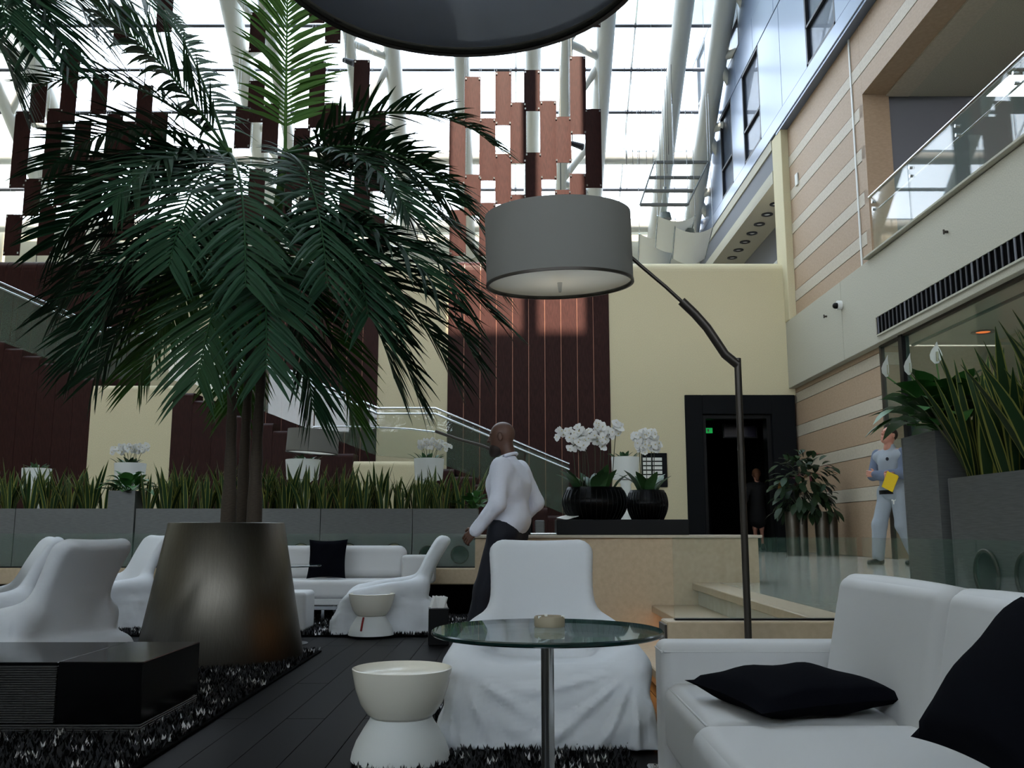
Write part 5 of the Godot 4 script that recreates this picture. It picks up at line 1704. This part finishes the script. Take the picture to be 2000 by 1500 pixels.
	# black bowls with orchids on the half wall
	for q in [[0.695, 0.275, 0.165, 0.27, "wide black fluted bowl planted with white orchids"], [1.135, 0.172, 0.165, 0.245, "round black fluted bowl planted with white orchids"]]:
		var m := MB.new()
		var r: float = 1.0
		var h: float = q[3]
		var t := thing("orchid_bowl", q[4] + " on the display box", "bowl", Vector3(q[0], 1.035, -7.79))
		var prof := []
		for i in 13:
			var a := i / 12.0
			prof.append([0.62 + 0.38 * sin(PI * (0.12 + 0.70 * a)) + 0.0, h * a])
		prof.push_front([0.0, 0.0])
		prof.append([0.72, h]); prof.append([0.70, h - 0.03]); prof.append([0.0, h - 0.035])
		m.lathe(prof, 44, Vector3.ZERO, q[1], q[2])
		part("bowl", m, M.black, t)
		for i in 36:
			var a := TAU * i / 36.0
			m = MB.new()
			var pts := []
			for k in range(1, 13):
				pts.append(Vector3(cos(a) * prof[k][0] * q[1], prof[k][1], sin(a) * prof[k][0] * q[2]))
			m.tube(pts, 0.003, 5, false)
			part("flute", m, M.black, t)
	var o1 := thing("white_orchid", "spreading white moth orchids in the wide black bowl", "orchid", Vector3(0.695, 1.27, -7.79))
	broad_leaves(o1, 20, 0.22, 0.25)
	var sp := []
	for q in [[1090, 848, -0.16], [1110, 858, -0.12], [1130, 842, -0.08], [1118, 872, -0.05], [1150, 850, 0.0], [1165, 838, 0.04], [1176, 862, 0.06], [1190, 850, 0.1], [1205, 836, 0.14], [1140, 868, -0.1]]:
		var tip := pz(q[0], q[1], 7.7) - o1.position
		sp.append([Vector3(q[2], 0, 0), Vector3(q[2] * 1.2 + 0.03, tip.y + 0.16, 0.0), tip])
	orchid(o1, flower, sp, 11, 0.95)
	var o2 := thing("white_orchid", "smaller white moth orchids in the round black bowl", "orchid", Vector3(1.135, 1.25, -7.79))
	broad_leaves(o2, 12, 0.12, 0.24)
	sp = []
	for q in [[1242, 858, -0.05], [1252, 872, -0.03], [1263, 850, 0.0], [1275, 848, 0.04], [1281, 870, 0.06]]:
		var tip := pz(q[0], q[1], 7.75) - o2.position
		sp.append([Vector3(q[2], 0, 0), Vector3(q[2] * 1.1, tip.y + 0.12, 0.0), tip])
	orchid(o2, flower, sp, 11, 0.95)
	# peace lily beside the walking man, at the end of the long planter
	var pl := thing("peace_lily", "small peace lily at the planter end before the walking man", "plant", Vector3(pz(925, 960, 10.9).x, 1.17, -10.9))
	lily(pl, 26, 0.30, 0)
	# crotons in steel cylinders by the door
	var cb := Vector3(4.88, UPF, -15.5)
	for i in 4:
		var cx: float = pz([1548, 1571, 1606, 1630][i], 1050, 15.5).x
		var t := thing("steel_cylinder", "slim polished steel planter cylinder under the croton by the door", "planter", Vector3(cx, UPF, -15.5 - (0.14 if i % 2 else 0.0)), 0.0, "steel cylinders by the door")
		var m := MB.new()
		m.lathe([[0.0, 0.0], [0.10, 0.0], [0.112, 0.72], [0.104, 0.722], [0.10, 0.68], [0.0, 0.68]], 36)
		part("shell", m, M.steel, t)
	rng.seed = 8
	var cr := thing("croton_bush", "dark multicoloured croton bush in steel cylinders by the door", "plant", Vector3(cb.x, UPF + 0.68, cb.z))
	for i in 9:
		var m := MB.new()
		m.tube([Vector3(rng.randf_range(-0.35, 0.35), 0, rng.randf_range(-0.1, 0.05)), Vector3(rng.randf_range(-0.4, 0.4), 0.5, rng.randf_range(-0.15, 0.15))], 0.009, 6)
		part("branch", m, M.stem, cr)
	for i in 285:
		var p := Vector3(rng.randf_range(-0.42, 0.42), rng.randf_range(0.02, 1.0), rng.randf_range(-0.28, 0.28))
		if p.y > 0.85 and absf(p.x) > 0.28: continue
		var d := (Vector3(p.x * 1.2, (p.y - 0.5) * 0.8, p.z) + Vector3(rng.randf_range(-0.4, 0.4), rng.randf_range(-0.5, 0.3), rng.randf_range(-0.4, 0.4))).normalized()
		var m := MB.new()
		var c := Color(0.02, 0.04, 0.018) * rng.randf_range(0.6, 1.4)
		if rng.randf() < 0.10 and p.y > 0.55: c = [Color(0.28, 0.05, 0.04), Color(0.45, 0.22, 0.07), Color(0.16, 0.03, 0.06)][i % 3]
		blade_leaf(m, p, d, d.cross(Vector3(0.1, 1, 0.2)).normalized(), 0.20, 0.055, Vector3(0, -0.35, 0), [0.15, 0.8, 1.0, 0.8, 0.05], 0.0, c, c, 0.2)
		part("leaf", m, M.plant, cr)

# ---------- people ----------
func hand(mb: MB, w: Vector3, d: Vector3, pn: Vector3, s: Vector3, curl := 0.5) -> void:
	d = d.normalized(); pn = (pn - d * pn.dot(d)).normalized(); s = (s - d * s.dot(d) - pn * s.dot(pn)).normalized()
	var c := w + d * 0.09
	var n := Net.new(c - Vector3(0.13, 0.13, 0.13), c + Vector3(0.13, 0.13, 0.13), 0.0048)
	n.cap(w - d * 0.03, w + d * 0.02, 0.024, 0.022, 0.01)
	for i in 4:
		var off := s * (0.030 - i * 0.0195)
		n.cap(w + d * 0.015 + off * 0.6, w + d * 0.082 + off, 0.017, 0.0125, 0.008)
	for i in 4:
		var off := s * (0.031 - i * 0.0205)
		var L: float = [0.068, 0.077, 0.071, 0.055][i]
		var k0 := w + d * 0.085 + off
		var k1 := k0 + (d + pn * curl * 0.5).normalized() * L * 0.5
		var k2 := k1 + (d * (1.0 - curl * 0.6) + pn * curl * 1.3).normalized() * L * 0.32
		var k3 := k2 + (d * (1.0 - curl) + pn * curl * 1.8).normalized() * L * 0.25
		n.cap(k0, k1, 0.0098, 0.009, 0.003); n.cap(k1, k2, 0.009, 0.0082, 0.003); n.cap(k2, k3, 0.0082, 0.007, 0.003)
	var t0 := w + d * 0.018 + s * 0.022
	var t1 := t0 + (d * 0.6 + s * 0.8 + pn * 0.25).normalized() * 0.042
	var t2 := t1 + (d * 0.95 + s * 0.2 + pn * 0.35).normalized() * 0.034
	n.cap(t0, t1, 0.014, 0.0115, 0.008); n.cap(t1, t2, 0.0115, 0.0088, 0.003)
	n.emit(mb)

func head(mb: MB, c: Vector3, B: Basis, k := 1.0) -> void:
	# c is the middle of the head, B its turn; +z is the face
	var n := Net.new(c - Vector3(0.15, 0.19, 0.16), c + Vector3(0.15, 0.17, 0.16), 0.006)
	var f := func(p: Vector3) -> Vector3: return c + B * (p * k)
	n.ell(f.call(Vector3(0, 0.025, -0.012)), Vector3(0.077, 0.092, 0.096) * k, 0.02, B)
	n.ell(f.call(Vector3(0, -0.045, 0.022)), Vector3(0.058, 0.072, 0.066) * k, 0.03, B)
	n.ell(f.call(Vector3(0, -0.095, 0.055)), Vector3(0.028, 0.022, 0.026) * k, 0.025, B)
	n.cap(f.call(Vector3(0, 0.018, 0.082)), f.call(Vector3(0, -0.02, 0.104)), 0.010 * k, 0.014 * k, 0.012)
	for sx in [-1.0, 1.0]:
		n.ell(f.call(Vector3(sx * 0.030, 0.012, 0.088)), Vector3(0.017, 0.011, 0.014) * k, 0.012, B, true)
		n.ell(f.call(Vector3(sx * 0.030, 0.010, 0.072)), Vector3(0.012, 0.011, 0.012) * k, 0.003, B)
		n.cap(f.call(Vector3(sx * 0.015, 0.034, 0.085)), f.call(Vector3(sx * 0.048, 0.032, 0.072)), 0.008 * k, 0.006 * k, 0.012)
		n.ell(f.call(Vector3(sx * 0.079, -0.005, -0.008)), Vector3(0.010, 0.032, 0.019) * k, 0.006, B)
		n.ell(f.call(Vector3(sx * 0.012, -0.018, 0.098)), Vector3(0.009, 0.007, 0.009) * k, 0.006, B)
	n.cap(f.call(Vector3(-0.02, -0.052, 0.083)), f.call(Vector3(0.02, -0.052, 0.083)), 0.007 * k, 0.007 * k, 0.006)
	n.cap(f.call(Vector3(-0.016, -0.064, 0.081)), f.call(Vector3(0.016, -0.064, 0.081)), 0.008 * k, 0.008 * k, 0.006)
	n.cap(f.call(Vector3(0, -0.05, -0.03)), f.call(Vector3(0, -0.16, -0.045)), 0.052 * k, 0.056 * k, 0.02)
	n.emit(mb)

func limb_net(lo: Vector3, hi: Vector3, bones: Array, grow: float, cell: float, k := 0.04) -> MB:
	var n := Net.new(lo, hi, cell)
	for b in bones:
		n.cap(b[0], b[1], b[2] + grow, b[3] + grow, k)
	var m := MB.new()
	n.emit(m)
	return m

func wrinkle(m: MB, amp: float, freq: float) -> void:
	# cloth folds: slanted ripples along the normals
	for i in m.v.size():
		var p := m.v[i]
		var s := fold_noise.get_noise_3d(p.x * freq * 30.0, p.y * freq * 12.0 + p.z * freq * 14.0, p.z * freq * 30.0)
		m.v[i] = p + m.n[i] * amp * s
	for i in range(0, m.v.size(), 3):
		var g := (m.v[i + 2] - m.v[i]).cross(m.v[i + 1] - m.v[i]).normalized()
		for k in 3:
			m.n[i + k] = (m.n[i + k] + g * 1.2).normalized()

func shoe_mesh(p: Vector3, d: Vector3) -> MB:
	var n := Net.new(p - Vector3(0.22, 0.12, 0.22), p + Vector3(0.22, 0.12, 0.22), 0.009)
	n.cap(p + Vector3(0, -0.03, 0) - d * 0.04, p + Vector3(0, -0.045, 0) + d * 0.16, 0.043, 0.033, 0.03)
	n.cap(p + Vector3(0, 0.03, 0) - d * 0.02, p + Vector3(0, -0.03, 0) - d * 0.02, 0.042, 0.045, 0.03)
	var m := MB.new()
	n.emit(m)
	return m

func build_people() -> void:
	# man walking past the half wall, in profile to the left
	var t := thing("person", "bald bearded man in a white shirt and dark jeans walking left", "person", Vector3(-0.03, 0, -7.05), -PI / 2 - 0.38)
	var hipL := Vector3(0.095, 0.93, 0.0); var hipR := Vector3(-0.095, 0.93, 0.0)
	var kL := Vector3(0.10, 0.50, 0.15); var kR := Vector3(-0.10, 0.50, -0.02)
	var aL := Vector3(0.10, 0.10, 0.26); var aR := Vector3(-0.10, 0.12, -0.24)
	var shL := Vector3(0.185, 1.425, -0.02); var shR := Vector3(-0.185, 1.425, -0.02)
	var eL := Vector3(0.245, 1.14, -0.02); var eR := Vector3(-0.27, 1.16, -0.13)
	var wL := Vector3(0.225, 0.945, 0.17); var wR := Vector3(-0.25, 0.97, 0.06)
	var nk := Vector3(0, 1.50, 0.0); var hd := Vector3(0, 1.655, 0.055)
	var legs := [[hipL, kL, 0.082, 0.058], [kL, aL, 0.056, 0.042], [hipR, kR, 0.082, 0.058], [kR, aR, 0.056, 0.042], [hipL, hipR, 0.10, 0.10]]
	var torso := [[Vector3(0, 0.95, 0), Vector3(0, 1.18, 0.0), 0.125, 0.135], [Vector3(-0.06, 1.28, 0.0), Vector3(0.06, 1.28, 0.0), 0.135, 0.135], [shL * Vector3(0.8, 1, 1) - Vector3(0, 0.05, 0), shR * Vector3(0.8, 1, 1) - Vector3(0, 0.05, 0), 0.085, 0.085], [Vector3(0, 1.40, -0.01), nk, 0.075, 0.055]]
	var arms := [[shL, eL, 0.052, 0.042], [eL, wL, 0.042, 0.030], [shR, eR, 0.052, 0.042], [eR, wR, 0.042, 0.030]]
	var m := limb_net(Vector3(-0.42, 0.02, -0.45), Vector3(0.42, 1.62, 0.45), legs + torso + arms, -0.012, 0.016)
	head(m, hd, Basis.from_euler(Vector3(0.10, 0.15, 0)))
	hand(m, wL, (wL - eL) + Vector3(0, -0.05, 0.1), Vector3(-1, -0.2, 0), Vector3(0, 0.5, 1), 0.7)
	hand(m, wR, (wR - eR), Vector3(1, 0, 0), Vector3(0, 0.5, 1), 0.6)
	part("body", m, M.skin_dark, t)
	var shirt := [[Vector3(0, 1.05, -0.005), Vector3(0, 1.18, 0.0), 0.160, 0.152], [Vector3(-0.05, 1.03, -0.02), Vector3(0.05, 1.03, -0.02), 0.135, 0.135], [Vector3(-0.06, 1.28, -0.005), Vector3(0.06, 1.28, -0.005), 0.152, 0.152], torso[2].slice(0, 2) + [0.10, 0.10], [Vector3(0, 1.42, -0.01), Vector3(0, 1.47, 0.0), 0.085, 0.066], [shL, eL, 0.070, 0.060], [eL, wL, 0.060, 0.046], [shR, eR, 0.070, 0.060], [eR, wR, 0.060, 0.046]]
	m = limb_net(Vector3(-0.45, 0.7, -0.45), Vector3(0.45, 1.6, 0.45), shirt, 0.0, 0.016, 0.035)
	wrinkle(m, 0.011, 9.0)
	part("shirt", m, M.shirt, t)
	m = MB.new()
	var cp := []
	for i in 17:
		cp.append(Vector3(cos(TAU * i / 16.0) * 0.068, 1.505 - 0.022 * sin(TAU * i / 16.0), 0.002 + sin(TAU * i / 16.0) * 0.068))
	m.tube(cp, 0.013, 8, false)
	part("collar", m, M.shirt, t)
	m = limb_net(Vector3(-0.3, 0.04, -0.42), Vector3(0.3, 1.1, 0.42), [[hipL + Vector3(0, 0.03, 0), kL, 0.102, 0.080], [kL, aL, 0.080, 0.068], [hipR + Vector3(0, 0.03, 0), kR, 0.102, 0.080], [kR, aR, 0.080, 0.068], [hipL, hipR, 0.115, 0.115]], 0.0, 0.016)
	wrinkle(m, 0.008, 10.0)
	part("jeans", m, M.jeans, t)
	part("shoe", shoe_mesh(aL - Vector3(0, 0.03, 0), Vector3(0, 0, 1)), M.shoe, t)
	part("shoe", shoe_mesh(aR - Vector3(0, 0.05, 0), Vector3(0, 0, 1)), M.shoe, t)
	# short beard and the ring of cropped hair
	var bn := Net.new(hd - Vector3(0.12, 0.2, 0.14), hd + Vector3(0.12, 0.14, 0.16), 0.007)
	var HB := Basis.from_euler(Vector3(0.10, 0.15, 0))
	bn.ell(hd + HB * Vector3(0, -0.085, 0.045), Vector3(0.056, 0.052, 0.060), 0.02, HB)
	bn.ell(hd + HB * Vector3(0, -0.115, 0.07), Vector3(0.034, 0.034, 0.036), 0.02, HB)
	bn.ell(hd + HB * Vector3(0, -0.045, 0.10), Vector3(0.024, 0.012, 0.03), 0.01, HB, true)
	m = MB.new()
	bn.emit(m)
	part("beard", m, M.hair, t)
	# man in a grey tracksuit, arms crossed, looking up
	t = thing("person", "man in a grey tracksuit with crossed arms holding yellow paper", "person", Vector3(4.72, UPF, -11.5), -PI / 2 + 0.5)
	hipL = Vector3(0.09, 0.88, 0); hipR = Vector3(-0.09, 0.88, 0)
	kL = Vector3(0.13, 0.47, 0.02); kR = Vector3(-0.12, 0.48, 0.13)
	aL = Vector3(0.17, 0.10, -0.14); aR = Vector3(-0.14, 0.10, 0.16)
	shL = Vector3(0.19, 1.36, 0); shR = Vector3(-0.19, 1.36, 0)
	eL = Vector3(0.23, 1.10, 0.06); eR = Vector3(-0.23, 1.10, 0.06)
	wL = Vector3(-0.05, 1.10, 0.24); wR = Vector3(0.05, 1.06, 0.22)
	hd = Vector3(0, 1.585, 0.01)
	var TB := Basis.from_euler(Vector3(-0.38, -0.1, 0))
	m = limb_net(Vector3(-0.4, 0.02, -0.35), Vector3(0.4, 1.55, 0.4), [[hipL, kL, 0.075, 0.055], [kL, aL, 0.054, 0.04], [hipR, kR, 0.075, 0.055], [kR, aR, 0.054, 0.04], [Vector3(0, 0.9, 0), Vector3(0, 1.25, 0), 0.12, 0.13], [shL, shR, 0.07, 0.07], [Vector3(0, 1.35, 0), Vector3(0, 1.5, 0.0), 0.07, 0.052], [shL, eL, 0.045, 0.04], [eL, wL, 0.04, 0.028], [shR, eR, 0.045, 0.04], [eR, wR, 0.04, 0.028]], -0.01, 0.017)
	head(m, hd, TB)
	hand(m, wL, Vector3(-1, 0.1, 0.05), Vector3(0, 0, -1), Vector3(0, 1, 0), 0.5)
	hand(m, wR, Vector3(1, 0.15, 0.05), Vector3(0, 0, -1), Vector3(0, 1, 0), 0.5)
	part("body", m, M.skin, t)
	m = limb_net(Vector3(-0.4, 0.78, -0.3), Vector3(0.4, 1.55, 0.3), [[Vector3(0, 0.90, 0), Vector3(0, 1.25, 0), 0.148, 0.15], [shL * Vector3(0.8, 1, 1) - Vector3(0, 0.04, 0), shR * Vector3(0.8, 1, 1) - Vector3(0, 0.04, 0), 0.095, 0.095], [Vector3(0, 1.36, 0), Vector3(0, 1.44, 0), 0.085, 0.068]], 0.0, 0.016)
	wrinkle(m, 0.009, 9.0)
	part("sweatshirt", m, M.grey_sweat, t)
	m = limb_net(Vector3(-0.4, 0.9, -0.3), Vector3(0.4, 1.5, 0.4), [[shL, eL, 0.070, 0.062], [eL, wL, 0.062, 0.044], [shR, eR, 0.070, 0.062], [eR, wR, 0.062, 0.044]], 0.0, 0.014)
	part("sleeves", m, M.grey_sleeve, t)
	m = limb_net(Vector3(-0.35, 0.03, -0.3), Vector3(0.35, 1.05, 0.35), [[hipL, kL, 0.10, 0.085], [kL, aL, 0.085, 0.075], [hipR, kR, 0.10, 0.085], [kR, aR, 0.085, 0.075], [hipL, hipR, 0.115, 0.115]], 0.0, 0.016)
	wrinkle(m, 0.009, 8.0)
	part("sweatpants", m, M.grey_sweat, t)
	m = MB.new()
	m.lathe([[0.150, 0.0], [0.154, 0.0], [0.154, 0.05], [0.150, 0.05]], 28, Vector3(0, 0.855, 0), 1.04, 1.0)
	part("waistband", m, M.black, t)
	part("shoe", shoe_mesh(aL - Vector3(0, 0.03, 0), Vector3(0, 0, 1)), M.shoe, t)
	part("shoe", shoe_mesh(aR - Vector3(0, 0.03, 0), Vector3(0, 0, 1)), M.shoe, t)
	m = MB.new()
	m.tube([Vector3(-0.02, 0, 0), Vector3(0.02, 0, 0.002)], 0.02, 12)
	m = MB.new()
	m.lathe([[0.0, 0.0], [0.022, 0.0], [0.022, 0.004], [0.0, 0.004]], 16)
	var bd := part("chest_badge", m, M.jeans, t, Vector3(0.07, 1.285, 0.142))
	bd.rotation.x = PI / 2
	m = MB.new()
	m.prism(PackedVector2Array([Vector2(-0.03, 0.03), Vector2(0.03, 0.03), Vector2(0.03, 0.015), Vector2(0.012, 0.012), Vector2(0.008, -0.03), Vector2(-0.01, -0.03), Vector2(-0.012, 0.012), Vector2(-0.03, 0.015)]), 0, 0.003)
	part("trouser_print", m, M.paper, t, Vector3(0.09, 0.76, 0.100))
	bn = Net.new(hd - Vector3(0.13, 0.14, 0.15), hd + Vector3(0.13, 0.16, 0.14), 0.008)
	bn.ell(hd + TB * Vector3(0, 0.035, -0.024), Vector3(0.083, 0.090, 0.094), 0.02, TB)
	bn.ell(hd + TB * Vector3(0, -0.03, 0.10), Vector3(0.085, 0.095, 0.075), 0.02, TB, true)
	m = MB.new()
	bn.emit(m)
	part("hair", m, M.hair, t)
	m = MB.new()
	m.box(Vector3.ZERO, Vector3(0.15, 0.21, 0.006), Basis.from_euler(Vector3(0.1, 0.2, -0.5)))
	m.box(Vector3(0.01, 0.01, 0.008), Vector3(0.14, 0.19, 0.004), Basis.from_euler(Vector3(0.1, 0.25, -0.4)))
	var yp := solo("paper_folder", m, M.yellow, "yellow paper folder held by the man in grey", "paper", Vector3.ZERO)
	yp.transform = t.transform * Transform3D(Basis(), Vector3(0.17, 1.0, 0.24))
	# woman in a dark coat seen from behind in the doorway
	t = thing("person", "woman in a dark coat seen from behind in the dark doorway", "person", Vector3(pz(1480, 1000, 19.2).x, UPF, -19.2), PI)
	m = limb_net(Vector3(-0.35, 0.02, -0.2), Vector3(0.35, 1.5, 0.25), [[Vector3(0.08, 0.85, 0), Vector3(0.07, 0.46, 0), 0.075, 0.052], [Vector3(0.07, 0.46, 0), Vector3(0.07, 0.08, -0.02), 0.052, 0.034], [Vector3(-0.08, 0.85, 0), Vector3(-0.07, 0.46, 0), 0.075, 0.052], [Vector3(-0.07, 0.46, 0), Vector3(-0.07, 0.08, -0.02), 0.052, 0.034], [Vector3(0, 0.9, 0), Vector3(0, 1.3, 0), 0.11, 0.11], [Vector3(0, 1.3, 0), Vector3(0, 1.46, 0), 0.06, 0.05], [Vector3(0.16, 1.33, 0), Vector3(0.24, 1.05, 0), 0.04, 0.036], [Vector3(0.24, 1.05, 0), Vector3(0.31, 0.84, 0.04), 0.036, 0.025], [Vector3(-0.16, 1.33, 0), Vector3(-0.24, 1.05, 0), 0.04, 0.036], [Vector3(-0.24, 1.05, 0), Vector3(-0.31, 0.84, 0.04), 0.036, 0.025], [Vector3(-0.16, 1.33, 0), Vector3(0.16, 1.33, 0), 0.06, 0.06]], -0.008, 0.017)
	head(m, Vector3(0, 1.56, 0.02), Basis(), 0.96)
	hand(m, Vector3(0.31, 0.84, 0.04), Vector3(0.2, -1, 0.1), Vector3(-1, 0, 0), Vector3(0, 0, 1), 0.5)
	hand(m, Vector3(-0.31, 0.84, 0.04), Vector3(-0.2, -1, 0.1), Vector3(1, 0, 0), Vector3(0, 0, 1), 0.5)
	part("body", m, M.skin, t)
	m = limb_net(Vector3(-0.4, 0.4, -0.3), Vector3(0.4, 1.5, 0.3), [[Vector3(0, 0.62, 0), Vector3(0, 1.0, 0), 0.175, 0.14], [Vector3(0, 1.0, 0), Vector3(0, 1.28, 0), 0.135, 0.13], [Vector3(-0.14, 1.31, 0), Vector3(0.14, 1.31, 0), 0.08, 0.08], [Vector3(0, 1.36, 0), Vector3(0, 1.42, 0), 0.07, 0.06], [Vector3(0.165, 1.32, 0), Vector3(0.24, 1.05, 0), 0.058, 0.05], [Vector3(0.24, 1.05, 0), Vector3(0.30, 0.87, 0.03), 0.05, 0.042], [Vector3(-0.165, 1.32, 0), Vector3(-0.24, 1.05, 0), 0.058, 0.05], [Vector3(-0.24, 1.05, 0), Vector3(-0.30, 0.87, 0.03), 0.05, 0.042]], 0.0, 0.017)
	part("coat", m, M.dark_suit, t)
	bn = Net.new(Vector3(-0.13, 1.36, -0.15), Vector3(0.13, 1.74, 0.14), 0.009)
	bn.ell(Vector3(0, 1.585, -0.005), Vector3(0.087, 0.10, 0.098), 0.02)
	bn.cap(Vector3(0, 1.56, -0.07), Vector3(0, 1.45, -0.075), 0.06, 0.035, 0.03)
	bn.ell(Vector3(0, 1.52, 0.12), Vector3(0.075, 0.10, 0.09), 0.02, Basis(), true)
	m = MB.new()
	bn.emit(m)
	part("hair", m, M.hair_fair, t)
	for sx in [-0.07, 0.07]:
		part("shoe", shoe_mesh(Vector3(sx, 0.075, -0.02), Vector3(0, 0, 1)), M.shoe, t)

func build_hanging() -> void:
	# white sail shades, glass cones and a ladder frame hung behind the cream wall
	var z := 20.2
	for q in [[1318, 458, "upper left"], [1352, 480, "right"], [1282, 492, "lower left"]]:
		var c := pz(q[0], q[1], z + (0.6 if q[0] == 1282 else 0.0))
		var t := thing("sail_shade", "white curved fabric sail shade, the %s one, above the cream wall" % q[2], "shade", c)
		var rows := []
		for i in 9:
			var row := PackedVector3Array()
			for j in 9:
				var a := -1.0 + i / 4.0; var b := -1.0 + j / 4.0
				row.append(Vector3(a * 0.40 * (1.0 + 0.06 * b), b * 0.26 + 0.17 * a * a - 0.07, 0.35 * b - 0.1 * a * a))
			rows.append(row)
		var m := MB.new()
		m.grid(rows)
		part("sail", m, M.white, t)
		for e in [0, 8]:
			m = MB.new()
			m.tube([rows[e][0], rows[e][8]], 0.018, 8)
			part("edge_rod", m, M.chrome, t)
		m = MB.new()
		for e in [0, 8]:
			m.tube([rows[e][8], rows[e][8] + Vector3(0, 3.2, 0)], 0.006, 5)
		part("cable", m, M.chrome, t)
	for q in [[1299, 370, 430, "left"], [1345, 400, 462, "right"]]:
		var a := pz(q[0], q[1], z); var b := pz(q[0] + 1, q[2], z)
		var h := a.y - b.y
		var t := thing("glass_pendant", "clear glass cone pendant, the %s one, above the white sail shades" % q[3], "pendant lamp", b)
		var m := MB.new()
		m.lathe([[0.16, 0.0], [0.165, 0.02], [0.02, h], [0.0, h]], 28)
		part("cone", m, M.glass, t)
		m = MB.new()
		m.lathe([[0.0, 0.02], [0.14, 0.02], [0.11, 0.17], [0.0, 0.17]], 24)
		part("diffuser", m, M.grey_metal, t)
		m = MB.new()
		m.tube([Vector3(0, h - 0.03, 0), Vector3(0, h + 3.0, 0)], 0.008, 6)
		m.tube([Vector3(0, h, 0), Vector3(0, h + 0.06, 0)], 0.035, 10)
		part("cord", m, M.chrome, t)
	var t := thing("ladder_frame", "hanging metal ladder frame above the glass cone pendants", "frame")
	for q in [[1278, 1383, 317], [1268, 1368, 347], [1258, 1355, 373], [1250, 1343, 400]]:
		var m := MB.new()
		var dd: float = 20.6 - (q[2] - 317) * 0.012
		var a := pz(q[0], q[2], dd); var b := pz(q[1], q[2], dd)
		m.cbox((a + b) * 0.5, Vector3(b.x - a.x, 0.07, 0.06), 0.006)
		part("bar", m, M.grey_metal, t)
	var m := MB.new()
	m.tube([pz(1278, 317, 20.6), pz(1250, 400, 19.6)], 0.02, 8)
	m.tube([pz(1383, 317, 20.6), pz(1343, 400, 19.6)], 0.02, 8)
	part("side_rail", m, M.grey_metal, t)
	m = MB.new()
	for q in [[1278, 317], [1383, 317]]:
		var a := pz(q[0], q[1], 20.6)
		m.tube([a, a + Vector3(0, 4.4, 0)], 0.006, 5)
	part("cable", m, M.chrome, t)
	# thin suspension wires right of the sunlit panels
	for i in 11:
		var u := 1225.0 + i * 9.0 + (i % 3) * 3.0
		var a := pz(u, 395 - (i * 37) % 120, 21.5)
		var w := MB.new()
		w.tube([a, Vector3(a.x, roof_y(-21.5) + 0.02, a.z)], 0.006, 4)
		solo("suspension_wire", w, M.mullion, "thin dark suspension wire hanging from the roof right of the veneer panels", "wire", Vector3.ZERO, "suspension wires")
	# spotlights on the trusses
	for q in [[1127, 285], [682, 122], [280, 307], [1105, 418]]:
		var p := pz(q[0], q[1], 18.6)
		var s := thing("spotlight", "small grey spotlight among the veneer panels " + {1127: "above the drum lamp", 682: "behind the palm top", 280: "left of the palm", 1105: "just over the drum lamp"}[q[0]], "spotlight", p)
		var k := MB.new()
		k.tube([Vector3(-0.12, 0.06, 0), Vector3(0.12, -0.06, 0.08)], [0.055, 0.075], 14)
		part("can", k, M.mullion, s)
		k = MB.new()
		k.tube([Vector3(-0.02, 0.03, 0), Vector3(-0.1, 0.14, -0.05), Vector3(-0.1, roof_y(-18.6) - p.y, -0.05)], 0.012, 6)
		part("bracket", k, M.grey_metal, s)

func _ready() -> void:
	# camera
	var cam := Camera3D.new()
	cam.name = "camera"
	cam.position = EYE
	cam.rotation.x = TILT
	cam.fov = rad_to_deg(2.0 * atan(750.0 / F))
	cam.near = 0.05; cam.far = 300.0
	add_child(cam)
	# sky and exposure
	var env := Environment.new()
	var sky := Sky.new()
	var sm := ProceduralSkyMaterial.new()
	sm.sky_top_color = Color(0.86, 0.93, 1.0)
	sm.sky_horizon_color = Color(0.98, 0.99, 1.0)
	sm.ground_bottom_color = Color(0.55, 0.56, 0.54)
	sm.ground_horizon_color = Color(0.80, 0.84, 0.86)
	sm.sky_curve = 0.2
	sm.sky_energy_multiplier = 3.7
	sm.ground_energy_multiplier = 1.6
	sky.sky_material = sm
	env.background_mode = Environment.BG_SKY
	env.sky = sky
	env.tonemap_mode = Environment.TONE_MAPPER_LINEAR
	env.tonemap_exposure = 0.43
	env.sdfgi_enabled = true; env.ssao_enabled = true; env.ssil_enabled = true
	var we := WorldEnvironment.new()
	we.environment = env
	add_child(we)
	# sun behind the lounge, high; it comes in through the added roof slot and the glass roof
	var sun := DirectionalLight3D.new()
	sun.name = "sun"
	sun.rotation = Vector3(deg_to_rad(-50), 0, 0)
	sun.light_color = Color(1.0, 0.94, 0.86)
	sun.light_energy = 24.0
	sun.light_angular_distance = 0.6
	sun.shadow_enabled = true
	sun.sky_mode = DirectionalLight3D.SKY_MODE_LIGHT_ONLY
	add_child(sun)
	make_materials()
	build_floor()
	build_back_wall()
	build_portal()
	build_right_side()
	build_facade()
	build_roof()
	build_stairs()
	build_steps()
	build_parapet()
	build_panels()
	build_rugs()
	build_chairs()
	build_tables()
	build_sofas()
	build_lamps()
	build_palm()
	build_planters()
	build_people()
	build_hanging()
